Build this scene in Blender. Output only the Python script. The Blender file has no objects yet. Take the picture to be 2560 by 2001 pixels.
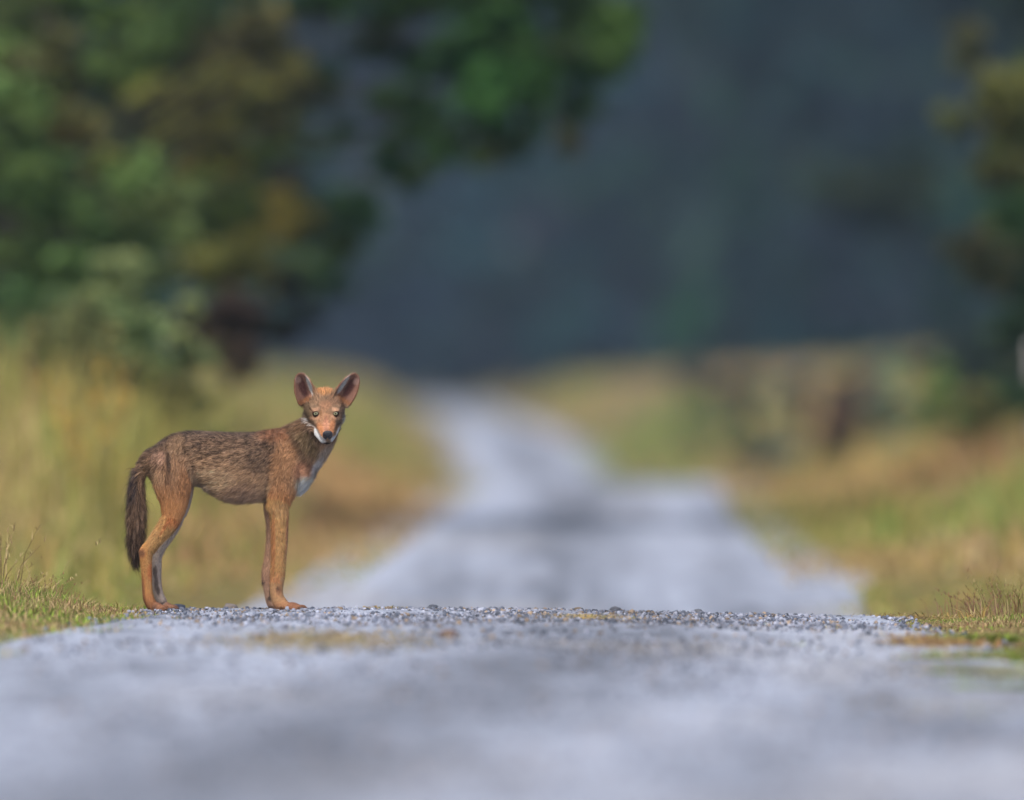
import bpy, math, random
import numpy as np
from mathutils import Vector

# ------------------------------------------------------------------ camera, light
S = 1.45e-3            # metres per photograph pixel at the animal
D0 = 62.0              # metres from the camera to the animal
EYE = 0.84             # camera height above the road at the animal
HOR = 950.0            # photograph row of the eye level
sc = bpy.context.scene
C = sc.collection
cam_d = bpy.data.cameras.new("camera")
cam = bpy.data.objects.new("camera", cam_d)
C.objects.link(cam)
cam.location = (0, -D0, EYE)
cam.rotation_euler = (math.radians(90) - (1000.5 - HOR) * S / D0, 0, 0)
cam_d.sensor_width = 36.0
cam_d.lens = 36.0 * D0 / (2560 * S)
cam_d.clip_start = 0.1
cam_d.clip_end = 6000
cam_d.dof.use_dof = True
cam_d.dof.focus_distance = D0 - 0.08
cam_d.dof.aperture_fstop = 2.5
sc.camera = cam

SUN_EL, SUN_AZ = 55.0, 200.0          # high sun behind an even overcast
world = bpy.data.worlds.new("World")
sc.world = world
world.use_nodes = True
wn = world.node_tree
wn.nodes.clear()
sky = wn.nodes.new("ShaderNodeTexSky")
sky.sky_type = 'NISHITA'
sky.sun_disc = False
sky.sun_elevation = math.radians(SUN_EL)
sky.sun_rotation = math.radians(SUN_AZ)
sky.air_density = 1.0
sky.dust_density = 4.0
sky.ozone_density = 1.0
bg = wn.nodes.new("ShaderNodeBackground")
bg.inputs[1].default_value = 0.12
wo = wn.nodes.new("ShaderNodeOutputWorld")
wn.links.new(sky.outputs[0], bg.inputs[0])
wn.links.new(bg.outputs[0], wo.inputs[0])

sun_d = bpy.data.lights.new("sun", 'SUN')
sun_d.energy = 1.5
sun_d.angle = math.radians(18)
sun_d.color = (1.0, 0.95, 0.88)
sun = bpy.data.objects.new("sun", sun_d)
C.objects.link(sun)
az = math.radians(SUN_AZ)
sdir = Vector((math.sin(az) * math.cos(math.radians(SUN_EL)),
               math.cos(az) * math.cos(math.radians(SUN_EL)),
               math.sin(math.radians(SUN_EL))))
sun.rotation_euler = sdir.to_track_quat('Z', 'Y').to_euler()
sun.location = sdir * 60

vs = sc.view_settings
vs.view_transform = 'Standard'
vs.look = 'None'
vs.exposure = 0.72
vs.gamma = 1.0
vs.use_curve_mapping = False
sc.cycles.use_denoising = True
sc.cycles.max_bounces = 6
sc.cycles.diffuse_bounces = 3
sc.cycles.glossy_bounces = 2
sc.cycles.transmission_bounces = 2
sc.cycles.transparent_max_bounces = 4
sc.cycles.volume_bounces = 0
sc.cycles.use_adaptive_sampling = False

# ------------------------------------------------------------------ helpers
rng = np.random.default_rng(7)

def lin(r, g, b, k=1.0):
    o = []
    for c in (r, g, b):
        c = c / 255.0
        o.append(k * (c / 12.92 if c <= 0.04045 else ((c + 0.055) / 1.055) ** 2.4))
    return np.array(o)

def sstep(a, b, x):
    t = np.clip((np.asarray(x, float) - a) / (b - a), 0, 1)
    return t * t * (3 - 2 * t)

def pchip(xs, ys):
    xs = np.asarray(xs, float); ys = np.asarray(ys, float)
    h = np.diff(xs); dl = np.diff(ys) / h
    m = np.zeros_like(ys)
    for i in range(1, len(xs) - 1):
        if dl[i - 1] * dl[i] > 0:
            w1 = 2 * h[i] + h[i - 1]; w2 = h[i] + 2 * h[i - 1]
            m[i] = (w1 + w2) / (w1 / dl[i - 1] + w2 / dl[i])
    def f(x):
        x = np.clip(np.asarray(x, float), xs[0], xs[-1])
        i = np.clip(np.searchsorted(xs, x, 'right') - 1, 0, len(xs) - 2)
        t = (x - xs[i]) / h[i]
        return ((1 + 2 * t) * (1 - t) ** 2 * ys[i] + t * (1 - t) ** 2 * h[i] * m[i]
                + t * t * (3 - 2 * t) * ys[i + 1] + t * t * (t - 1) * h[i] * m[i + 1])
    return f

def _hash(i, j, k=0):
    n = (i.astype(np.int64) * 374761393 + j.astype(np.int64) * 668265263 + k * 1442695041) & 0x7fffffff
    n = ((n ^ (n >> 13)) * 1274126177) & 0x7fffffff
    return ((n ^ (n >> 16)) & 0xffff) / 65535.0

def noise2(x, y, k=0):
    x = np.asarray(x, float); y = np.asarray(y, float)
    i = np.floor(x); j = np.floor(y)
    fx = x - i; fy = y - j
    fx = fx * fx * (3 - 2 * fx); fy = fy * fy * (3 - 2 * fy)
    a = _hash(i, j, k); b = _hash(i + 1, j, k); c = _hash(i, j + 1, k); d = _hash(i + 1, j + 1, k)
    return (a * (1 - fx) + b * fx) * (1 - fy) + (c * (1 - fx) + d * fx) * fy

def fbm(x, y, k=0, o=3):
    s = 0; a = 0.5; t = 0
    for q in range(o):
        s = s + a * noise2(x * 2 ** q, y * 2 ** q, k + q); t += a; a *= 0.5
    return s / t

def mesh_np(name, V, F, mat=None, col=None, parent=None, smooth=False, normals=None):
    """V (n,3); F list of (m,k) int arrays."""
    me = bpy.data.meshes.new(name)
    V = np.asarray(V, np.float32)
    if not isinstance(F, list):
        F = [F]
    loops = np.concatenate([np.asarray(f).ravel() for f in F])
    sizes = np.concatenate([np.full(len(f), np.asarray(f).shape[1]) for f in F])
    starts = np.concatenate([[0], np.cumsum(sizes)[:-1]])
    me.vertices.add(len(V)); me.vertices.foreach_set("co", V.ravel())
    me.loops.add(len(loops)); me.loops.foreach_set("vertex_index", loops.astype(np.int32))
    me.polygons.add(len(sizes))
    me.polygons.foreach_set("loop_start", starts.astype(np.int32))
    me.polygons.foreach_set("loop_total", sizes.astype(np.int32))
    if smooth:
        me.polygons.foreach_set("use_smooth", np.ones(len(sizes), bool))
    me.update(calc_edges=True)
    if col is not None:
        at = me.color_attributes.new("col", 'FLOAT_COLOR', 'POINT')
        c4 = np.ones((len(V), 4), np.float32); c4[:, :3] = col
        at.data.foreach_set("color", c4.ravel())
    if normals is not None:
        na = me.attributes.new("comb_normal", 'FLOAT_VECTOR', 'POINT')
        na.data.foreach_set("vector", np.asarray(normals, np.float32).ravel())
    if mat:
        me.materials.append(mat)
    o = bpy.data.objects.new(name, me)
    C.objects.link(o)
    if parent is not None:
        o.parent = parent
        o.matrix_parent_inverse = parent.matrix_world.inverted() if False else o.matrix_parent_inverse
        o.location = -parent.location
    return o

def tag(o, label=None, cat=None, group=None, kind=None):
    if label: o["label"] = label
    if cat: o["category"] = cat
    if group: o["group"] = group
    if kind: o["kind"] = kind
    return o

def empty(name, loc):
    o = bpy.data.objects.new(name, None)
    C.objects.link(o); o.location = loc
    o.empty_display_size = 0.1
    return o

def PX(px, py, d):
    """photograph pixel at a distance d from the camera -> world point"""
    k = S * d / D0
    return np.array([(px - 1280) * k, d - D0, EYE - (py - HOR) * k])

def mat_col(name, rough=0.8, spec=0.25, transl=0.0, noise=0.0, scale=60.0, bump=0.0, sheen=0.0):
    m = bpy.data.materials.new(name); m.use_nodes = True
    nt = m.node_tree; b = nt.nodes["Principled BSDF"]
    a = nt.nodes.new("ShaderNodeAttribute"); a.attribute_name = "col"
    src = a.outputs["Color"]
    tc = nt.nodes.new("ShaderNodeTexCoord")
    nz = nt.nodes.new("ShaderNodeTexNoise"); nz.inputs["Scale"].default_value = scale
    nz.inputs["Detail"].default_value = 4
    nt.links.new(tc.outputs["Object"], nz.inputs["Vector"])
    if noise > 0:
        mr = nt.nodes.new("ShaderNodeMapRange")
        mr.inputs["To Min"].default_value = 1 - noise; mr.inputs["To Max"].default_value = 1 + noise
        mr.inputs["From Min"].default_value = 0.25; mr.inputs["From Max"].default_value = 0.75
        nt.links.new(nz.outputs["Fac"], mr.inputs["Value"])
        mx = nt.nodes.new("ShaderNodeVectorMath"); mx.operation = 'SCALE'
        nt.links.new(src, mx.inputs[0]); nt.links.new(mr.outputs[0], mx.inputs["Scale"])
        src = mx.outputs[0]
    nt.links.new(src, b.inputs["Base Color"])
    b.inputs["Roughness"].default_value = rough
    b.inputs["Specular IOR Level"].default_value = spec
    if sheen:
        b.inputs["Sheen Weight"].default_value = sheen
        b.inputs["Sheen Roughness"].default_value = 0.5
    if bump > 0:
        bp = nt.nodes.new("ShaderNodeBump"); bp.inputs["Strength"].default_value = bump
        bp.inputs["Distance"].default_value = 0.01
        nt.links.new(nz.outputs["Fac"], bp.inputs["Height"])
        nt.links.new(bp.outputs[0], b.inputs["Normal"])
    if transl > 0:
        t = nt.nodes.new("ShaderNodeBsdfTranslucent")
        nt.links.new(src, t.inputs["Color"])
        mix = nt.nodes.new("ShaderNodeMixShader"); mix.inputs[0].default_value = transl
        out = nt.nodes["Material Output"]
        nt.links.new(b.outputs[0], mix.inputs[1]); nt.links.new(t.outputs[0], mix.inputs[2])
        nt.links.new(mix.outputs[0], out.inputs["Surface"])
    return m

M_GROUND = mat_col("soil_and_thatch", 0.95, 0.1, noise=0.35, scale=6, bump=0.4)
M_ROAD = mat_col("crushed_stone", 0.85, 0.3, noise=0.35, scale=45, bump=0.9)
M_STONE = mat_col("loose_stone", 0.75, 0.35, noise=0.2, scale=80)
M_GRASS = mat_col("grass_blade", 0.7, 0.2, transl=0.3)
M_LEAF = mat_col("leaf", 0.7, 0.12, transl=0.25)
M_BARK = mat_col("bark", 0.9, 0.1, noise=0.4, scale=14, bump=0.6)
M_SKIN = mat_col("undercoat", 0.9, 0.05, noise=0.25, scale=120)
M_FUR = mat_col("fur_strand", 0.62, 0.22, transl=0.08)
_nt = M_FUR.node_tree
_an = _nt.nodes.new("ShaderNodeAttribute"); _an.attribute_name = "comb_normal"
_nt.links.new(_an.outputs["Vector"], _nt.nodes["Principled BSDF"].inputs["Normal"])
M_NOSE = mat_col("nose_leather", 0.38, 0.5, noise=0.2, scale=500, bump=0.35)
M_EYE = mat_col("eye", 0.08, 0.6)
M_CLAW = mat_col("claw_horn", 0.4, 0.4)
M_WOOD = mat_col("weathered_wood", 0.85, 0.2, noise=0.3, scale=30, bump=0.5)

# ------------------------------------------------------------------ terrain
f_z = pchip([0, 30, 56, 60, 61.7, 62.3, 63.0, 64.0, 65.5, 67, 70, 74, 78, 83, 87, 105, 129, 155, 168, 178, 200, 240, 280, 313, 335, 370, 410, 500, 625, 900, 3000],
            [-.10, -.02, 0, 0, 0, -.003, -.014, -.034, -.07, -.11, -.175, -.22, -.25, -.25, -.21, -.20, -.19, -.17, -.18, -.28, -.62, -.95, -.98, -.86, -.46, -.25, -.17, -.16, -.17, 0, 0])
f_c = pchip([0, 34, 46, 55, 62, 74, 86, 105, 129, 150, 172, 210, 260, 313, 340, 410, 500, 625, 900, 3000],
            [-.5, -.4, -.16, -.02, .05, .18, .30, .42, .56, .74, .90, .92, .7, .41, .15, -.72, -1.3, -2.0, -14, -60])
f_hw = pchip([0, 40, 55, 62, 80, 3000], [1.9, 1.85, 1.66, 1.37, 1.52, 1.34])

def crown(X, d):
    near = 1 - sstep(66, 80, d)
    return -0.022 * np.clip(X / 1.0, 0, 1.6) * near

def H(X, Y):
    d = np.asarray(Y, float) + D0
    X = np.asarray(X, float)
    z = f_z(d) + crown(X, d)
    off = np.abs(X - f_c(d)) - f_hw(d)
    z = z + 0.05 * sstep(0.0, 0.7, off) * np.where((X > 0) & (d < 70), 0.25, 1.0) + 0.14 * sstep(0.8, 4.0, off) * sstep(64, 90, d)
    z = z + 0.02 * (fbm(X * 1.3, d * 0.7, 3) - 0.5) * sstep(-0.2, 0.3, off)
    far = sstep(190, 330, d)
    z = z + far * (0.40 * sstep(0.2, 2.4, off) + 0.7 * sstep(2.5, 14, off))
    return z

# ground sheet
xs = np.unique(np.concatenate([np.linspace(-9, 9, 121), -np.geomspace(9, 1500, 26), np.geomspace(9, 1500, 26)]))
ds = np.unique(np.concatenate([np.linspace(-60, 26, 18), np.linspace(26, 60, 70), np.linspace(60, 90, 110),
                               np.linspace(90, 420, 200), np.geomspace(420, 2600, 40)]))
GX, GD = np.meshgrid(xs, ds)
gy = GD - D0
off = np.abs(GX - f_c(GD)) - f_hw(GD)
GZ = H(GX, gy) - 0.045 * (1 - sstep(-0.25, 0.10, off))
def grid_faces(nr, nc):
    i = np.arange(nr * nc).reshape(nr, nc)
    return np.stack([i[:-1, :-1].ravel(), i[:-1, 1:].ravel(), i[1:, 1:].ravel(), i[1:, :-1].ravel()], 1)
n1 = fbm(GX * 0.8, GD * 0.35, 11); n2 = fbm(GX * 0.3, GD * 0.08, 17)
gc = (lin(120, 98, 62)[None] * n1.ravel()[:, None] + lin(92, 96, 48)[None] * (1 - n1.ravel()[:, None]))
gc = gc * (0.75 + 0.5 * n2.ravel()[:, None])
ground = mesh_np("ground", np.stack([GX.ravel(), gy.ravel(), GZ.ravel()], 1), grid_faces(*GX.shape), M_GROUND, gc, smooth=True)
tag(ground, "straw and olive coloured ground beside the gravel road", kind="structure")

# road sheet
us = np.linspace(-1, 1, 97)
rd = np.unique(np.concatenate([np.linspace(-40, 28, 40), np.linspace(28, 58, 240), np.linspace(58, 66, 200), np.linspace(66, 180, 200), np.linspace(180, 760, 200)]))
RU, RD = np.meshgrid(us, rd)
hwv = f_hw(RD) + 0.12 * (fbm(np.sign(RU) * 9 + 20, RD * 0.9, 5) - 0.5) + 0.5 * (fbm(np.sign(RU) * 4 + 9, RD * 0.11, 6, 2) - 0.5) * sstep(64, 80, RD) + 0.10
RX = f_c(RD) + RU * hwv
RZ = H(RX, RD - D0) + 0.004
edge = 1 - sstep(0.86, 1.0, np.abs(RU))
bumpy = (fbm(RX * 9, RD * 5, 31, 3) - 0.5) * 0.012 + (fbm(RX * 2.2, RD * 0.8, 33, 2) - 0.5) * 0.02
RZ = RZ + bumpy * edge - 0.03 * (1 - edge)
def road_tone(X, d):
    base = lin(140, 146, 159)
    dn = d
    d = np.where(d > 64, 64 + (d - 64) * 0.16, d)
    t = 0.93 + 0.85 * (fbm(X * 1.9 + 4, d * 0.16, 41) - 0.5) + 0.5 * (fbm(X * 6, d * 0.9, 43) - 0.5) + (0.5 + 0.35 * (1 - sstep(58, 62, d))) * (fbm(X * 15, d * 2.2, 44, 2) - 0.5)
    # pale wheel tracks worn through the looser dark stone
    d = dn
    tr = pchip([0, 34, 38, 46, 55, 62, 75, 100, 170, 320, 700], [-.15, .0, .2, .68, 1.02, 1.0, .85, .95, 1.6, 1.0, -1.3])(d)
    tl = tr - 1.62
    w = 0.24
    g = np.exp(-((X - tr) / w) ** 2) + np.exp(-((X - tl) / w) ** 2)
    t = t + 0.30 * g - 0.30 * np.exp(-((X - tr + 0.75) / 0.30) ** 2)
    warm = sstep(0.55, 0.8, fbm(X * 1.1 + 7, d * 0.22 + 3, 47))
    c = base[None] * np.clip(t, 0.5, 1.35)[:, None]
    return c * (1 - 0.25 * warm[:, None]) + lin(160, 148, 128)[None] * 0.25 * warm[:, None]
rc = road_tone(RX.ravel(), RD.ravel())
road = mesh_np("gravel_road", np.stack([RX.ravel(), (RD - D0).ravel(), RZ.ravel()], 1), grid_faces(*RX.shape), M_ROAD, rc, smooth=True)
tag(road, "pale blue-grey gravel track running over a low crest into the woods", kind="structure")

# ------------------------------------------------------------------ loose gravel
t_ = (1 + 5 ** 0.5) / 2
ICO_V = np.array([[-1, t_, 0], [1, t_, 0], [-1, -t_, 0], [1, -t_, 0], [0, -1, t_], [0, 1, t_], [0, -1, -t_], [0, 1, -t_],
                  [t_, 0, -1], [t_, 0, 1], [-t_, 0, -1], [-t_, 0, 1]]) / (1 + t_ * t_) ** 0.5
ICO_F = np.array([[0, 11, 5], [0, 5, 1], [0, 1, 7], [0, 7, 10], [0, 10, 11], [1, 5, 9], [5, 11, 4], [11, 10, 2], [10, 7, 6], [7, 1, 8],
                  [3, 9, 4], [3, 4, 2], [3, 2, 6], [3, 6, 8], [3, 8, 9], [4, 9, 5], [2, 4, 11], [6, 2, 10], [8, 6, 7], [9, 8, 1]])
def rot_mats(n, r):
    q = r.normal(size=(n, 4)); q /= np.linalg.norm(q, axis=1)[:, None]
    w, x, y, z = q.T
    return np.stack([1 - 2 * (y * y + z * z), 2 * (x * y - z * w), 2 * (x * z + y * w),
                     2 * (x * y + z * w), 1 - 2 * (x * x + z * z), 2 * (y * z - x * w),
                     2 * (x * z - y * w), 2 * (y * z + x * w), 1 - 2 * (x * x + y * y)], 1).reshape(n, 3, 3)
def stones(n, X, d, rad, cols, r):
    sc_ = rad[:, None] * r.uniform(0.65, 1.25, (n, 3)) * np.array([1.1, 1.1, 0.8])
    R = rot_mats(n, r)
    v = ICO_V[None] * r.uniform(0.72, 1.18, (n, 12, 1)) * sc_[:, None, :]
    v = np.einsum('nij,nkj->nki', R, v)
    base = np.stack([X, d - D0, H(X, d - D0) + 0.004 + rad * 0.25], 1)
    v = v + base[:, None]
    f = ICO_F[None] + (np.arange(n) * 12)[:, None, None]
    return v.reshape(-1, 3), f.reshape(-1, 3), np.repeat(cols, 12, 0)
n = 26000
nA = 13000
d_ = np.concatenate([rng.triangular(57.5, 62.6, 64.6, nA), 64.8 - 31 * rng.random(n - nA) ** 0.9])
u_ = np.clip(rng.normal(0, 0.62, n), -1.03, 1.03)
u_ = np.where(np.abs(u_) >= 1.03, rng.uniform(-1, 1, n), u_)
X_ = f_c(d_) + u_ * f_hw(d_)
rad = np.clip(rng.lognormal(math.log(0.0040), 0.52, n), 0.0016, 0.0115)
tone = rng.normal(0.88, 0.30, n).clip(0.35, 1.7)
sc_col = np.where(rng.random((n, 1)) < 0.12, lin(138, 122, 106)[None], np.where(rng.random((n, 1)) < 0.42, lin(92, 98, 112)[None], lin(142, 146, 160)[None]))
cols = sc_col * tone[:, None] * (0.55 + 0.45 * (road_tone(X_, d_)[:, :1] / lin(140, 146, 159)[0]))
v, f, c = stones(n, X_, d_, rad, cols, rng)
gravel = mesh_np("gravel", v, f, M_STONE, c)
tag(gravel, "loose grey crushed stone scattered over the crest of the track", kind="stuff")

# single stones one can pick out
def stone_thing(px, py, d, r, col, label):
    k = S * d / D0
    X = (px - 1280) * k; Y = d - D0
    rr = np.random.default_rng(int(px))
    # subdivided, flattened, faceted
    V = ICO_V.copy(); F = ICO_F
    ed = {}; V2 = list(map(tuple, V)); F2 = []
    for a, b, c_ in F:
        m = []
        for p, q in ((a, b), (b, c_), (c_, a)):
            key = (min(p, q), max(p, q))
            if key not in ed:
                w = (V[p] + V[q]); w /= np.linalg.norm(w); ed[key] = len(V2); V2.append(tuple(w))
            m.append(ed[key])
        F2 += [[a, m[0], m[2]], [m[0], b, m[1]], [m[2], m[1], c_], [m[0], m[1], m[2]]]
    V2 = np.array(V2); F2 = np.array(F2)
    V2 = V2 * rr.uniform(0.82, 1.12, (len(V2), 1)) * np.array([1.15, 1.0, 0.72]) * r
    z = float(H(np.array([X]), np.array([Y]))[0]) + 0.004 + r * 0.38
    o = mesh_np("stone", V2, F2, M_STONE, np.repeat(lin(*col)[None], len(V2), 0) * rr.uniform(0.8, 1.2, (len(V2), 1)))
    o.location = (X, Y, z)
    tag(o, label, "stone", "larger stones lying on the track")
stone_thing(575, 1525, 62.7, 0.024, (112, 104, 100), "brownish grey stone between the animal's fore and hind paws")
stone_thing(447, 1524, 62.2, 0.022, (92, 96, 108), "dark blue-grey stone just in front of the hind paws' toes")
stone_thing(1120, 1597, 55.4, 0.028, (106, 88, 82), "reddish brown stone lying alone on the track below the crest")
stone_thing(1082, 1526, 62.9, 0.020, (70, 74, 84), "small dark stone on the crest beside yellow straw")
stone_thing(1538, 1533, 63.0, 0.021, (74, 76, 84), "dark angular stone on the middle of the crest")
stone_thing(1745, 1537, 62.8, 0.018, (84, 86, 92), "grey stone on the crest towards the lone dry stem")
stone_thing(1446, 1534, 62.9, 0.017, (104, 90, 74), "small tan stone on the crest near the dark angular stone")

# ------------------------------------------------------------------ grass
def blades(X, Y, Z, h, w, lean, az, cols, r, tipcol=None):
    """two-segment tapering blades"""
    n = len(X)
    dx = np.cos(az); dy = np.sin(az)
    sx = np.cos(az + r.uniform(0.9, 2.2, n)); sy = np.sin(az + r.uniform(0.9, 2.2, n))
    b = np.stack([X, Y, Z], 1)
    def pt(t):
        bend = lean * h * t * t
        return b + np.stack([dx * bend, dy * bend, h * t * (1 - 0.25 * lean * t)], 1)
    side = np.stack([sx, sy, np.zeros(n)], 1) * (w[:, None] * 0.5)
    p0, p1, p2 = b, pt(0.55), pt(1.0)
    V = np.stack([p0 - side, p0 + side, p1 + side * 0.8, p1 - side * 0.8, p2], 1).reshape(-1, 3)
    o = (np.arange(n) * 5)[:, None]
    Q = o + np.array([[0, 1, 2, 3]]); T = o + np.array([[3, 2, 4]])
    cc = np.repeat(cols, 5, 0)
    if tipcol is not None:
        cc = cc.reshape(n, 5, 3); cc[:, 4] = tipcol; cc = cc.reshape(-1, 3)
    return V, Q, T, cc
def grass_obj(name, parts, label, mat=M_GRASS, parent=None):
    Vs, Qs, Ts, Cs = [], [], [], []; o = 0
    for V, Q, T, cc in parts:
        Vs.append(V); Qs.append(Q + o); Ts.append(T + o); Cs.append(cc); o += len(V)
    ob = mesh_np(name, np.concatenate(Vs), [np.concatenate(Qs), np.concatenate(Ts)], mat, np.concatenate(Cs), parent=parent)
    if label:
        tag(ob, label, kind="stuff")
    return ob
STRAW, OLIVE, GREEN, BROWN, RUST, GOLD, LIME = (lin(190, 168, 122), lin(136, 132, 72), lin(106, 130, 58), lin(128, 104, 78),
                                                 lin(142, 100, 76), lin(180, 150, 86), lin(146, 172, 68))
def pick(n, cols, ps, r):
    k = r.choice(len(cols), n, p=np.array(ps) / sum(ps))
    return np.array(cols)[k] * r.uniform(0.7, 1.25, (n, 1))

def near_verge(side, n, r, creep=0.10, lo=44):
    d = np.concatenate([r.uniform(lo, 66, n // 2), r.uniform(60, 64.6, n - n // 2)])
    offv = np.abs(r.normal(0, 0.75, n)) - 0.10
    thin = r.random(n) < (0.5 if side > 0 else 0.2)
    offv = np.where(thin & (d < 60), r.uniform(-0.75 if side > 0 else -0.3, 0.2, n), offv)
    X = f_c(d) + side * (f_hw(d) + offv)
    Y = d - D0
    tuft = fbm(X * 5, d * 5, 61 + side)
    keep = (tuft > 0.36 - 0.25 * sstep(0.1, 0.5, offv)) & ((offv > -0.12) | (fbm(X * 2.6 + 9, d * 0.9, 67) > 0.50))
    X, Y, d, offv, tuft = X[keep], Y[keep], d[keep], offv[keep], tuft[keep]
    n = len(X)
    h = (0.66 if side < 0 else 0.32) * (0.018 + 0.070 * sstep(0.0, 0.6, offv)) * r.uniform(0.5, 1.6, n) * (0.6 + 0.9 * tuft)
    w = r.uniform(0.0022, 0.0050, n) * np.where(d < 60, 1.6, 1)
    h = h * np.where((d < 60) & (offv < 0.1), 1.7, 1)
    patch = fbm(X * 2.2 + 5, d * 1.3, 71)
    a = pick(n, [STRAW, BROWN, RUST, OLIVE], [4.5, 2.4, 1.6, 1.2], r)
    b = pick(n, [GREEN, LIME, OLIVE, STRAW], [2, 2.2, 2, 3], r)
    cols = np.where((patch + r.normal(0, 0.10, n))[:, None] > 0.5, b, a)
    return blades(X, Y, H(X, Y) - 0.004, h, w, r.uniform(0.2, 1.1, n), r.uniform(0, 6.283, n), cols, r)
r1 = np.random.default_rng(11)
grass_obj("verge_grass", [near_verge(-1, 34000, r1)], "short green and straw grass on the verge behind the tail")
grass_obj("verge_grass", [near_verge(1, 26000, r1)], "short yellow-green grass creeping onto the gravel opposite the animal")

PATCH = [(325, 2.6, 42, 2.3, lin(112, 134, 70)), (188, -2.0, 18, 1.3, lin(108, 130, 58)), (140, -1.1, 22, 0.7, lin(164, 128, 86)),
         (97, -1.45, 14, 0.5, lin(160, 128, 92)), (104, -2.7, 14, 1.0, lin(150, 146, 80)), (88, -3.0, 6, 0.8, lin(170, 150, 100)), (108, 2.75, 9, 0.6, lin(130, 142, 76)),
         (128, 3.9, 14, 1.0, lin(160, 124, 86)), (96, 1.9, 8, 0.5, lin(150, 128, 84)), (150, 3.2, 10, 0.8, lin(182, 150, 100)), (380, 4.0, 26, 4.0, lin(170, 136, 118))]
def far_verge(side, n, r, lo=67.0, span=330.0):
    # denser near, thinning with distance
    d = lo + span * r.random(n) ** (1.7 if lo < 100 else 1.0)
    offv = r.random(n) ** 1.2 * (1.6 + d * 0.035) - 0.08
    offv = np.where(r.random(n) < 0.07, r.uniform(-0.42, 0.1, n), offv)
    X = f_c(d) + side * (f_hw(d) + offv)
    Y = d - D0
    n_ = fbm(X * 1.2, d * 0.4, 81 + side)
    if side < 0:
        hmax = 1.26
        h = 0.07 + hmax * sstep(0.15, 1.45, offv + 0.6 * (n_ - 0.5))
    else:
        hmax = 0.62
        h = 0.07 + hmax * sstep(0.1, 1.9, offv + 0.6 * (n_ - 0.5))
    h = h * r.uniform(0.55, 1.1, n) * (0.75 + 0.5 * n_) * ((0.12 if side < 0 else 0.3) + (0.88 if side < 0 else 0.7) * sstep(82, 100, d + 3 * (n_ - .5)))
    if side < 0:
        h = h * (1 - 0.42 * sstep(108, 150, d))
    w = r.uniform(0.010, 0.022, n) * (0.7 + d / 140)
    g = fbm(X * 0.55 + 3, d * 0.075 + side * 5, 91 + side, 2) + 0.10 * sstep(0.1, 1.4, offv) - 0.02
    g2 = fbm(X * 0.9 + 8, d * 0.12, 95 + side, 2)
    warm = pick(n, [STRAW, GOLD, BROWN, RUST, OLIVE], [3.0, 1.0, 2, 0.9, 1.6], r)
    warm2 = pick(n, [BROWN, RUST, STRAW], [3, 2, 1], r)
    green = pick(n, [OLIVE, GREEN, GOLD, STRAW], [4, 2.2, 1, 0.8], r)
    jit = r.normal(0, 0.07, n)
    cols = np.where((g + jit)[:, None] > (0.47 if side < 0 else 0.52), green, np.where((g2 + jit)[:, None] > 0.55, warm2, warm))
    for pd, pxx, rd_, rx_, cc in PATCH:
        q = ((d - pd) / rd_) ** 2 + ((X - pxx) / rx_) ** 2 + r.normal(0, 0.4, n)
        cols = np.where(((q < 1) & (r.random(n) < 0.6))[:, None], np.asarray(cc)[None] * r.uniform(0.75, 1.25, (n, 1)), cols)
    cols = cols * 1.28
    return blades(X, Y, H(X, Y) - 0.01, h, w, r.uniform(0.1, 0.7, n), r.uniform(0, 6.283, n), cols, r)
grass_obj("tall_grass", [far_verge(-1, 88000, r1), far_verge(-1, 14000, r1, 300.0, 340.0)], "tall golden and olive grass beyond the crest on the tree side")
grass_obj("tall_grass", [far_verge(1, 74000, r1), far_verge(1, 16000, r1, 300.0, 340.0)], "rusty gold and olive grass along the far bend side of the track")

# straw and dry leaf litter on the road
def litter(px, py, d, wx, wy, n, cols, label, name="straw_clump", hgt=0.012, seed=0):
    r = np.random.default_rng(seed + int(px))
    k = S * d / D0
    cx = (px - 1280) * k; cy = d - D0
    base = float(H(np.array([cx]), np.array([cy]))[0])
    X = r.normal(0, wx / 2, n); Y = r.normal(0, wy / 2, n)
    Z = H(cx + X, cy + Y) - base + 0.004 + r.uniform(0, 0.010, n)
    c = pick(n, cols, [1] * len(cols), r)
    V, Q, T, cc = blades(X, Y, Z, r.uniform(0.6, 1.5, n) * hgt, r.uniform(.003, .006, n), r.uniform(1.5, 4.5, n), r.uniform(0, 6.283, n), c, r)
    o = mesh_np(name, V, [Q, T], M_GRASS, cc)
    o.location = (cx, cy, base)
    tag(o, label, "straw", "dry plant litter on the track", kind="stuff")
litter(800, 1602, 54.6, 0.34, 2.2, 1900, [GOLD, BROWN, STRAW, OLIVE], "wide patch of ochre dry grass lying on the track below the forepaws", hgt=0.02)
litter(1475, 1549, 60.3, 0.16, 0.5, 320, [GOLD, OLIVE, STRAW], "yellow straw patch on the crest well ahead of the animal", hgt=0.014)
litter(955, 1524, 62.6, 0.09, 0.2, 170, [GOLD, STRAW, BROWN, OLIVE], "thin yellow straw wisps on the crest just ahead of the forepaw", hgt=0.014)
litter(2290, 1541, 63.0, 0.17, 0.4, 420, [GOLD, STRAW, BROWN, OLIVE], "matted gold dry grass clump at the far edge of the crest", hgt=0.03)
litter(2310, 1590, 56.0, 0.12, 1.6, 420, [RUST, STRAW, GOLD], "rusty dry grass patch at the gravel's edge near the grass fringe", hgt=0.03)
litter(705, 1475, 85.0, 0.14, 1.8, 300, [GOLD, STRAW], "golden grass patch on the track seen just past the forelegs", hgt=0.05)

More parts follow.
